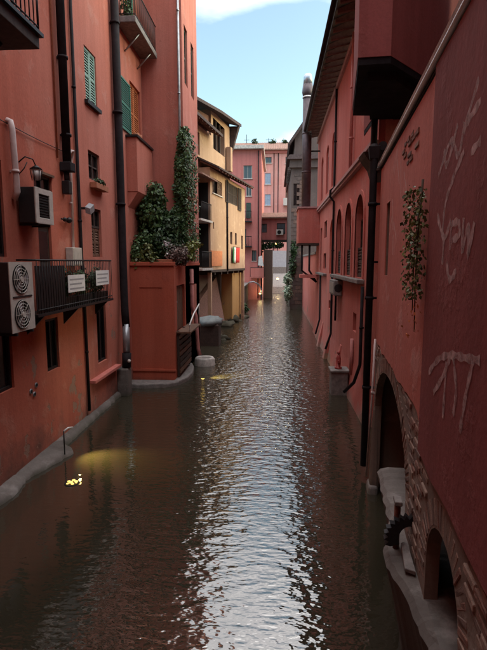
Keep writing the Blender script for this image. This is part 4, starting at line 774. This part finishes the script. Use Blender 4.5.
g = thing('meter_box', 'grey meter box on the rose wall below the arched windows', 'box', RL(19.5, 0, 3.2)); MB(RL).box(18.7, 20.3, .0, .32, 3.2, 3.80).build('case', 'stone_grey', g, bevel=.03); MB(RL).box(18.8, 20.2, .32, .335, 3.28, 3.72).build('door', 'zinc', g); MB(RL).tube([(19.9, .1, 3.2), (19.9, .1, 2.1)], .045, 8).build('conduit', 'dark_pipe', g)
MB(RL).tube([(18.695, .16, 3.5), (18.69, .16, 3.5)], .16, 16).build('round_vent', 'dark_plastic', g)
g = thing('stone_pedestal', 'grey stone pedestal at the foot of the rose wall', 'pedestal', RL(16.3, .5, 0)); MB(RL).box(16.05, 16.65, .1, .66, -.4, .80).build('block', 'stone_grey', g, bevel=.03); MB(RL).box(16.0, 16.7, .06, .70, .80, .87).build('cap', 'stone_grey', g, bevel=.015)
g = thing('hydrant', 'small red hydrant standing on the grey stone pedestal', 'hydrant', RL(16.35, .4, .87)); MB(RL).tube([(16.35, .4, .87), (16.35, .4, .92), (16.35, .4, .93), (16.35, .4, 1.22), (16.35, .4, 1.3), (16.35, .4, 1.36)], [.13, .13, .08, .085, .06, .03], 12).build('body', 'red_paint', g)
MB(RL).tube([(16.2, .4, 1.14), (16.5, .4, 1.14)], .045, 10).build('outlet', 'red_paint', g); MB(RL).ball((16.35, .4, 1.42), .06).build('cap', 'red_paint', g); MB(RL).tube([(15.75, .06, .8), (15.75, .06, 2.0)], .06, 8).build('riser_pipe', 'rose_pipe', g)
g = thing('right_quay', 'dark red quay wall on the right bank between rose house and grey house', 'wall', (3, 38, 0)); MB().box(2.62, 6, 31.01, 45.9, -.5, 5.0).build('face', 'rose_plaster', g); MB().box(2.55, 6, 31.01, 45.9, 5.002, 5.15).build('coping', 'stone_grey', g)
# oriel with its legs, and flue
g = thing('oriel', 'pink box oriel on thin legs at the far end of the rose house', 'oriel', (2, 30, 5.6)); MB().box(1.36, 2.595, 29.0, 31.4, 5.6, 7.62).build('box', 'rose_plaster', g, bevel=.02); MB().box(1.3, 2.595, 28.94, 31.46, 7.622, 7.72).build('coping', 'mauve_paint', g)
MB().box(1.3, 2.595, 28.95, 31.45, 5.50, 5.598).build('floor', 'dark_wood', g)
for x in (1.6, 2.05): MB().tube([(x, 29.2, 5.5), (x, 29.2, 4.0), (2.5, 29.3, 3.3)], .06, 8).build('leg', 'dark_pipe', g)
MB().box(1.5, 2.595, 29.0, 30.2, 3.55, 3.75).build('shelf', 'rose_plaster', g)
g = thing('flue', 'tall dark metal flue with silver cap rising from the oriel', 'chimney', (1.82, 29.7, 7.7)); MB().tube([(1.82, 29.7, 7.722), (1.82, 29.7, 14.0)], .27, 20).build('stack', 'flue_metal', g); MB().tube([(1.82, 29.7, 13.98), (1.82, 29.7, 14.06)], .30, 20).build('band', 'bleached_metal', g)
MB().tube([(1.82, 29.7, 14.06), (1.82, 29.7, 14.3), (1.82, 29.7, 14.75)], [.27, .33, .28], 8).build('cowl', 'flue_metal', g); MB().tube([(1.82, 29.7, 14.752), (1.82, 29.7, 15.15), (1.82, 29.7, 15.3)], [.27, .25, .2], 12).build('cap', 'silver', g)
for z in (9.8, 12.0): MB().tube([(1.82, 29.7, z - .04), (1.82, 29.7, z + .04)], .285, 20).build('joint', 'flue_metal', g)
MB().tube([(2.0, 29.7, 11.0), (2.6, 29.7, 11.0)], .04, 6).build('stay', 'dark_iron', g)
# projecting upper room at the near end
h = thing('jettied_room', 'dark red upper room jutting out overhead on the right, with black underside', 'room', (2.5, 11.5, 8.25))
pl = [(1.53, 9.77), (2.13, 9.72), (3.17, 10.93), (6.5, 14.7), (6.5, 15.0), (2.58, 15.0), (2.58, 13.05), (1.93, 12.98)]
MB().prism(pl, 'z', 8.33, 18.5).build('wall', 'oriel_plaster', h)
def off(pl, d):
    c = Vector((3.4, 12.4)); return [tuple(Vector(p_) + (c - Vector(p_)).normalized() * d) for p_ in pl]
MB().prism(off(pl, .02), 'z', 8.20, 8.327).build('soffit', 'soffit_shade', h); MB().prism(off(pl, .45), 'z', 8.04, 8.198).build('soffit_step', 'soffit_shade', h)  # underside coloured near-black to stand in for shade
MB().box(1.2, 6.8, 9.3, 15.4, 18.5, 18.7).build('roof', 'roof_dark', h)
MB().box(2.75, 9, 12.82, 12.895, 6.3, 12.1).build('end_wall_skin', 'rose_plaster', h)
g = tag(MB(RL).prism([(0.005, 7.3), (.36, 7.3), (.30, 7.18), (.12, 6.95), (.005, 6.6)], 's', 12.92, 13.7).build('corner_corbel', 'dark_wood', loc=RL(13.4, .1, 7)), 'dark wedge shaped corbel at the near corner of the rose house', 'corbel')

# ---- near wall on arches
h = thing('arcade_wall', 'near right wall of pink plaster over rough brick arches', 'wall', RN(-4, 0, 0))
A1 = arch(-4.25, -.5, -.79, 1.75, 14, 1.0); A2 = arch(-6.55, -5.45, -.79, 1.85, 12, .48); A3 = arch(-9.6, -8.3, -.79, 1.8, 12, .5)
mb = MB(RN); mb.panel(rect(-14, -.25, -.8, 3.2), [A1, A2, A3], 0, .12); mb.panel(rect(-14, -.25, 3.2, 6.2), [rect(-1.8, -1.36, 4.28, 5.45)], 0, .18)
MB(RN).box(-14, -.25, -1.94, -1.9, -.8, 6.2).box(-14, -.26, -1.9, -.13, 3.0, 3.1).box(-14.1, -14, -1.9, 0, -.8, 6.2).build('vault', 'void', h); mb.add([RN(-.25, 0, -.8), RN(-.25, -1.9, -.8), RN(-.25, -1.9, 6.2), RN(-.25, 0, 6.2)], [(0, 1, 2, 3)])  # near-black lining: the shade inside the arches is put into its colour
mb.build('masonry', 'mortar', h)
MB(RN).box(-1.85, -1.3, -.3, -.19, 4.2, 5.5).build('niche_back', 'orange_plaster', h)
bot = ragged(-5.02, -.24, 2.98, .10, .11, 2)
mb = MB(RN); mb.panel([(-5.02, 2.98)] + bot[1:] + [(-.24, 6.19), (-5.02, 6.19)], [rect(-1.8, -1.36, 4.28, 5.45)], .016, .02)
k_ = len(bot); mb.add([RN(u, .016, v) for u, v in bot] + [RN(u, .0, v) for u, v in bot], [(i, i + 1, i + 1 + k_, i + k_) for i in range(k_ - 1)]); mb.add([RN(-.24, .016, 2.98), RN(-.24, -.02, 2.98), RN(-.24, -.02, 6.19), RN(-.24, .016, 6.19)], [(0, 1, 2, 3)]); mb.build('plaster_skin', 'coping_plaster', h)
bot = ragged(-14, -5.0, 2.66, .06, .2, 9); pp = [(-14, 2.66)] + bot[1:] + [(-4.99, 6.24), (-14, 6.24)]
mb = MB(RN); mb.panel(pp, [], .035); k_ = len(bot); mb.add([RN(u, .035, v) for u, v in bot] + [RN(u, .0, v) for u, v in bot], [(i, i + 1, i + 1 + k_, i + k_) for i in range(k_ - 1)]); mb.add([RN(-5.0, .035, 2.66), RN(-5.0, .0, 2.66), RN(-4.99, .0, 6.24), RN(-4.99, .035, 6.24)], [(0, 1, 2, 3)])
pn = mb.build('painted_panel', 'panel_plaster', h)
G = [[(-6.37, 5.64), (-6.09, 5.41), (-6.18, 5.44), (-6.44, 5.49)], [(-6.49, 5.24), (-6.29, 5.21)], [(-6.08, 5.46), (-5.97, 5.26), (-5.71, 5.42), (-5.33, 5.22)], [(-5.9, 5.49), (-5.63, 5.26), (-5.5, 5.4)], [(-6.12, 5.26), (-5.84, 5.11), (-5.64, 4.95), (-5.59, 4.72)],
     [(-5.37, 4.9), (-5.66, 4.69), (-5.85, 4.81)], [(-5.66, 4.69), (-5.65, 4.48)], [(-5.88, 4.8), (-5.87, 4.59)], [(-5.89, 4.78), (-6.08, 4.78), (-6.12, 4.69), (-5.91, 4.66)], [(-6.22, 4.8), (-6.22, 4.58), (-6.35, 4.74), (-6.37, 4.55), (-6.47, 4.75)], [(-5.8, 4.5), (-5.92, 4.37), (-6.1, 4.44)],
     [(-5.35, 3.52), (-5.69, 3.71), (-6.07, 3.82), (-6.42, 3.87), (-6.76, 3.92)], [(-6.07, 3.81), (-5.9, 3.63), (-5.58, 3.4)], [(-5.97, 3.75), (-5.95, 3.3)], [(-6.16, 3.82), (-6.28, 3.61), (-6.24, 3.42)], [(-6.63, 3.89), (-6.52, 3.64), (-6.44, 3.36)]]
def stroke(pts, w):
    pts = [Vector(q) for q in pts]; sm_ = []
    for i in range(len(pts) - 1):
        p0, p1, p2, p3 = pts[max(0, i - 1)], pts[i], pts[i + 1], pts[min(len(pts) - 1, i + 2)]
        for k in range(6):
            u = k / 6; sm_.append(.5 * ((2 * p1) + (p2 - p0) * u + (2 * p0 - 5 * p1 + 4 * p2 - p3) * u * u + (3 * p1 - p0 - 3 * p2 + p3) * u ** 3))
    sm_.append(pts[-1]); return sm_
for i, gl in enumerate(G):
    q = stroke(gl, .02); mb = MB(RN); V = []
    for j, p_ in enumerate(q):
        d = (q[min(j + 1, len(q) - 1)] - q[max(j - 1, 0)]).normalized(); nn = Vector((-d.y, d.x)) * (.028 + .008 * math.sin(j * 1.7 + i)); V += [RN(p_.x + nn.x, .0365 + .0003 * i, p_.y + nn.y), RN(p_.x - nn.x, .0365 + .0003 * i, p_.y - nn.y)]
    mb.add(V, [(2 * j, 2 * j + 1, 2 * j + 3, 2 * j + 2) for j in range(len(q) - 1)]); mb.build('graffiti_stroke', 'graffiti_paint', pn, recalc=False)
for (s, z, l, a_) in ((-2.6, 5.75, .5, .9), (-2.9, 5.6, .55, 1.3), (-3.3, 5.5, .4, .8), (-2.2, 5.2, .5, 1.2), (-2.5, 4.95, .4, .7), (-2.0, 5.05, .35, -.9), (-2.35, 4.75, .3, 1.4)):
    mb = MB(RN); d = (math.cos(a_) * l / 2, math.sin(a_) * l / 2); w_ = .018; mb.add([RN(s - d[0] - w_, .0175, z - d[1]), RN(s - d[0] + w_, .0175, z - d[1]), RN(s + d[0] + w_, .0175, z + d[1]), RN(s + d[0] - w_, .0175, z + d[1])], [(0, 1, 2, 3)]); mb.build('chalk_scuff', 'scuff', h, recalc=False)
# bricks: arch rings, piers and the ragged patch beneath the gutter; three shared meshes
bms = []
for k, mt in enumerate(('brick_a', 'brick_b', 'brick_c')):
    bm = bmesh.new(); bmesh.ops.create_cube(bm, size=1); bmesh.ops.scale(bm, vec=(.225, .10, .052), verts=bm.verts); bmesh.ops.bevel(bm, geom=bm.edges, offset=.006, segments=1, affect='EDGES')
    r_ = random.Random(k)
    for v in bm.verts: v.co += Vector((r_.uniform(-1, 1), r_.uniform(-1, 1), r_.uniform(-1, 1))) * .003
    me = bpy.data.meshes.new('brick'); bm.to_mesh(me); bm.free(); me.materials.append(MATS[mt]); bms.append(me)
rnd = random.Random(99); base = parent_loc(h); NB = 0
ang = math.atan2(RN.sd[1], RN.sd[0])
def brick(s, z, roll=0.0, proud=.0, sc=1.0):
    global NB
    o = bpy.data.objects.new('brick', rnd.choice(bms)); C.objects.link(o); o.parent = h; o.location = RN(s, -.046 + proud + rnd.uniform(-.004, .007), z) - base
    o.rotation_euler = (Matrix.Rotation(ang + rnd.uniform(-.03, .03), 3, 'Z') @ Matrix.Rotation(roll + rnd.uniform(-.02, .02), 3, 'Y')).to_euler(); o.scale = (sc, 1, 1); NB += 1
def ring(s0, s1, zs, rise, n, gap=.13):
    c = (s0 + s1) / 2; r_ = (s1 - s0) / 2
    for k in range(n + 1):
        a = math.pi * k / n; x = c + (r_ + gap) * math.cos(a); z = zs + (rise + gap) * math.sin(a)
        nx, nz_ = math.cos(a) / r_, math.sin(a) / rise; brick(x, z, -math.atan2(nz_, nx))
ring(-4.25, -.5, 1.75, 1.0, 48); ring(-6.55, -5.45, 1.85, .48, 22)
def inside(s, z):
    for (a, b_, zs, rise) in ((-4.25, -.5, 1.75, 1.0), (-6.55, -5.45, 1.85, .48)):
        c = (a + b_) / 2; r_ = (b_ - a) / 2
        if z <= zs and abs(s - c) < r_ + .14: return True
        if z > zs and ((s - c) / (r_ + .40)) ** 2 + ((z - zs) / (rise + .34)) ** 2 < 1: return True
    return False
j = 0; z = 1.5
while z < 2.95:
    s = -7.6 + (.12 if j % 2 else 0)
    while s < -.3:
        lim = 2.62 if s < -5.0 else 2.93
        if not inside(s, z) and z < lim and rnd.random() < .86 and NB < 285: brick(s, z, 0, 0 if rnd.random() < .8 else .012, rnd.choice((1, 1, 1, .6)))
        s += .245
    z += .068; j += 1
for j in range(8):
    for i in range(5):
        s = -4.2 + i * .245 + (.12 if j % 2 else 0); z = 5.56 + j * .068
        if 2 <= j <= 6 and -4.15 < s < -3.05 and rnd.random() < .75 and (j > 3 or s < -3.4): brick(s, z, 0, .022, rnd.choice((1, .6, .8)))
# ledge in front of the arches, end pier, gutter, roof
mb = MB(RN); V = []
for k in range(151):
    s = -13 + k * .07; n_ = (.06 + .08 / (1 + math.exp(-(s + 5.5) * 4)) + .14 * math.exp(-((s + 4.75) / .45) ** 2) + .03 * noise.noise(Vector((s * 1.2, 0, 1))) + .03 * noise.noise(Vector((s * 6, 0, 4)))); a = .03 * noise.noise(Vector((s * 2, 3, 1))) + .025 * noise.noise(Vector((s * 9, 3, 1)))
    V += [RN(s, -.9, 1.42), RN(s, -.02, 1.40 + a), RN(s, n_ - .05, 1.37 + a), RN(s, n_, 1.31 + a), RN(s, n_ - .10, .9), RN(s, n_ - .4, -.6)]
mb.add(V, [(k * 6 + j, k * 6 + j + 1, k * 6 + 7 + j, k * 6 + 6 + j) for k in range(150) for j in range(5)], False); e = 150 * 6; mb.add([V[e + j] for j in range(6)] + [RN(-2.5, -.9, -.6)], [(0, 1, 2, 3, 4, 5, 6)])
tag(mb.build('stone_ledge', 'concrete', loc=RN(-5, .2, 0)), 'pale worn stone ledge running in front of the near brick arches', 'ledge')
MB(RN).hexa([(-.56, -.1, -.6), (-.2, -.1, -.6), (-.2, .07, -.6), (-.56, .07, -.6), (-.49, -.1, 1.7), (-.24, -.1, 1.7), (-.24, .012, 1.7), (-.49, .012, 1.7)]).build('end_pier', 'mortar', h, bevel=.04)
MB(RN).hexa([(-.66, -.1, -.6), (-.05, -.1, -.6), (-.05, .14, -.6), (-.66, .14, -.6), (-.6, -.1, .16), (-.2, -.1, .16), (-.2, .08, .16), (-.6, .08, .16)]).build('pier_foot', 'stone_grey', h, bevel=.05)
mb = MB(RN); K = 8; V = []
for s in (-14, 1.3):
    V += [RN(s, .035 + .024 * math.cos(math.pi + math.pi * k / K), 6.29 + .024 * math.sin(math.pi + math.pi * k / K)) for k in range(K + 1)]
mb.add(V, [(k, k + 1, k + K + 2, k + K + 1) for k in range(K)], True); gt = mb.build('gutter', 'bleached_metal', h); md = gt.modifiers.new('t', 'SOLIDIFY'); md.thickness = .008
MB(RN).box(-14, 1.3, -.2, .008, 6.242, 6.33).build('fascia', 'dark_wood', h)
MB(RN).hexa([(-14, .03, 6.36), (1.3, .03, 6.36), (1.3, -1.94, 7.0), (-14, -1.94, 7.0), (-14, .03, 6.42), (1.3, .03, 6.42), (1.3, -1.94, 7.06), (-14, -1.94, 7.06)]).build('lean_to_roof', 'roof_tile', h)
MB(RN).box(-.24, 1.25, -1.9, -.7, -.8, 6.3).build('rear_wall', 'rose_plaster', h)
MB(RN).box(-.2, 1.25, -.7, .1, 6.2, 6.24).build('eave_soffit', 'dark_wood', h)
pipe('corner_waste_pipe', 'thick black waste pipe at the corner between near wall and rose house', RN, [(-.02, .14, 6.7), (-.05, .14, 6.5), (-.05, .14, .35)], .072, 'dark_pipe', [(-.05, .14, z) for z in (5.6, 3.8, 2.0)])
pipe('upper_waste_pipe', 'short dark pipe rising from the hopper to the black underside', W, [(2.46, 12.78, 8.15), (2.46, 12.78, 6.9), (2.3, 11.6, 6.75), (2.05, 9.75, 6.72)], .085, 'dark_pipe')
pipe('slim_waste_pipe', 'slim dark pipe close beside the thick black waste pipe', RN, [(.32, .1, 6.1), (.32, .1, 3.0), (.3, .1, .2)], .05, 'dark_pipe', [(.32, .1, 4.5)])
pipe('pale_riser', 'thin pale pipe running down the near arch pier', RN, [(-.46, .04, 3.05), (-.46, .06, 2.0), (-.46, .12, .3)], .02, 'white_pvc', [(-.46, .06, 2.0)])
g = thing('rain_hopper', 'dark hopper head where the black waste pipe passes the gutter', 'hopper', RN(-.02, .1, 6.4)); MB(RN).hexa([(-.12, .06, 6.42), (.04, .06, 6.42), (.04, .22, 6.42), (-.12, .22, 6.42), (-.15, .03, 6.66), (.07, .03, 6.66), (.07, .25, 6.66), (-.15, .25, 6.66)]).build('head', 'dark_pipe', g, bevel=.015)
bh = thing('added_backing_house', 'tall rosy house added behind the near lean-to roof to block sky light', 'house', RN(-5, -5, 0))  # added house, keeps sky light off the lower left wall and jettied room
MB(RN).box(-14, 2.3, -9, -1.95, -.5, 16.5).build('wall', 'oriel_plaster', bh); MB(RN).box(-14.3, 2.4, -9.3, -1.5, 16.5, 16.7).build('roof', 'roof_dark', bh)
# sluice rack on the ledge
g = thing('toothed_rack', 'black toothed iron arc on a rusty post by the near arches', 'sluice gear', RN(-4.6, .2, 1.35))
MB(RN).tube([(-4.62, .14, 1.35), (-4.62, .14, 1.92)], .035, 8).build('post', 'rust', g)
mb = MB(RN); po = []; K = 9
for k in range(K * 2 + 1):
    a = R(100 - 125 * k / (K * 2)); r_ = .27 if k % 2 else .225; po.append((.02 + r_ * math.cos(a), 1.58 + r_ * math.sin(a)))
po += [(.02 + .12 * math.cos(R(-25 + 125 * k / 10)), 1.58 + .15 * math.sin(R(-25 + 125 * k / 10))) for k in range(11)]
mb.prism(po, 's', -4.78, -4.70); mb.build('toothed_arc', 'dark_iron', g); MB(RN).box(-4.7, -4.54, .10, .18, 1.90, 1.95).build('head_plate', 'stone_grey', g, bevel=.01)
g = tag(MB(RN).hexa([(-5.15, .02, 1.42), (-4.72, .04, 1.42), (-4.7, .1, 1.42), (-5.1, .12, 1.42), (-5.15, .02, 1.47), (-4.72, .04, 1.52), (-4.7, .1, 1.5), (-5.1, .12, 1.46)]).build('broken_slab', 'stone_grey', loc=RN(-4.9, .07, 1.42), bevel=.01), 'broken grey stone chip lying on the ledge by the arches', 'stone')
# creeper on the near wall
def vine(r):
    while True:
        s = r.uniform(-5.12, -4.4); z = r.uniform(4.15, 5.22)
        w = .07 + .19 * max(0, min(1, (5.45 - z) / .5)) * max(.25, min(1, (z - 3.8) / .8)) + .12 * noise.noise(Vector((z * 3, 1, 1)))
        if abs(s + 4.80 - .06 * math.sin(z * 4)) < w: break
    return RN(s, .05 + .16 * r.random(), z), Vector((-1, -.3, .2))
stt = [[tuple(RN(-4.7, .05, 5.3)), tuple(RN(-4.75, .08, 4.8)), tuple(RN(-4.65, .07, 4.3)), tuple(RN(-4.72, .07, 3.8))], [tuple(RN(-4.6, .05, 5.1)), tuple(RN(-4.5, .07, 4.5)), tuple(RN(-4.55, .07, 4.0))]]
plant('wall_creeper', 'olive green creeper hanging on the near right wall beside the painted panel', RN(-4.7, .05, 3.9), [(q, .012) for q in stt], [(leaf_cloud(vine, 900, .04, random.Random(8), .5), 'vine_leaf', 'leaves')], 'creeper')
def vine2(r):
    z = r.uniform(3.75, 4.2); return RN(r.uniform(-4.95, -4.5), .05 + .1 * r.random(), z), Vector((-1, -.3, .2))
leaf_cloud(vine2, 26, .04, random.Random(9), .5).build('dry_leaves', 'orange_paint', bpy.data.objects['wall_creeper'], recalc=False)
print('bricks', NB)
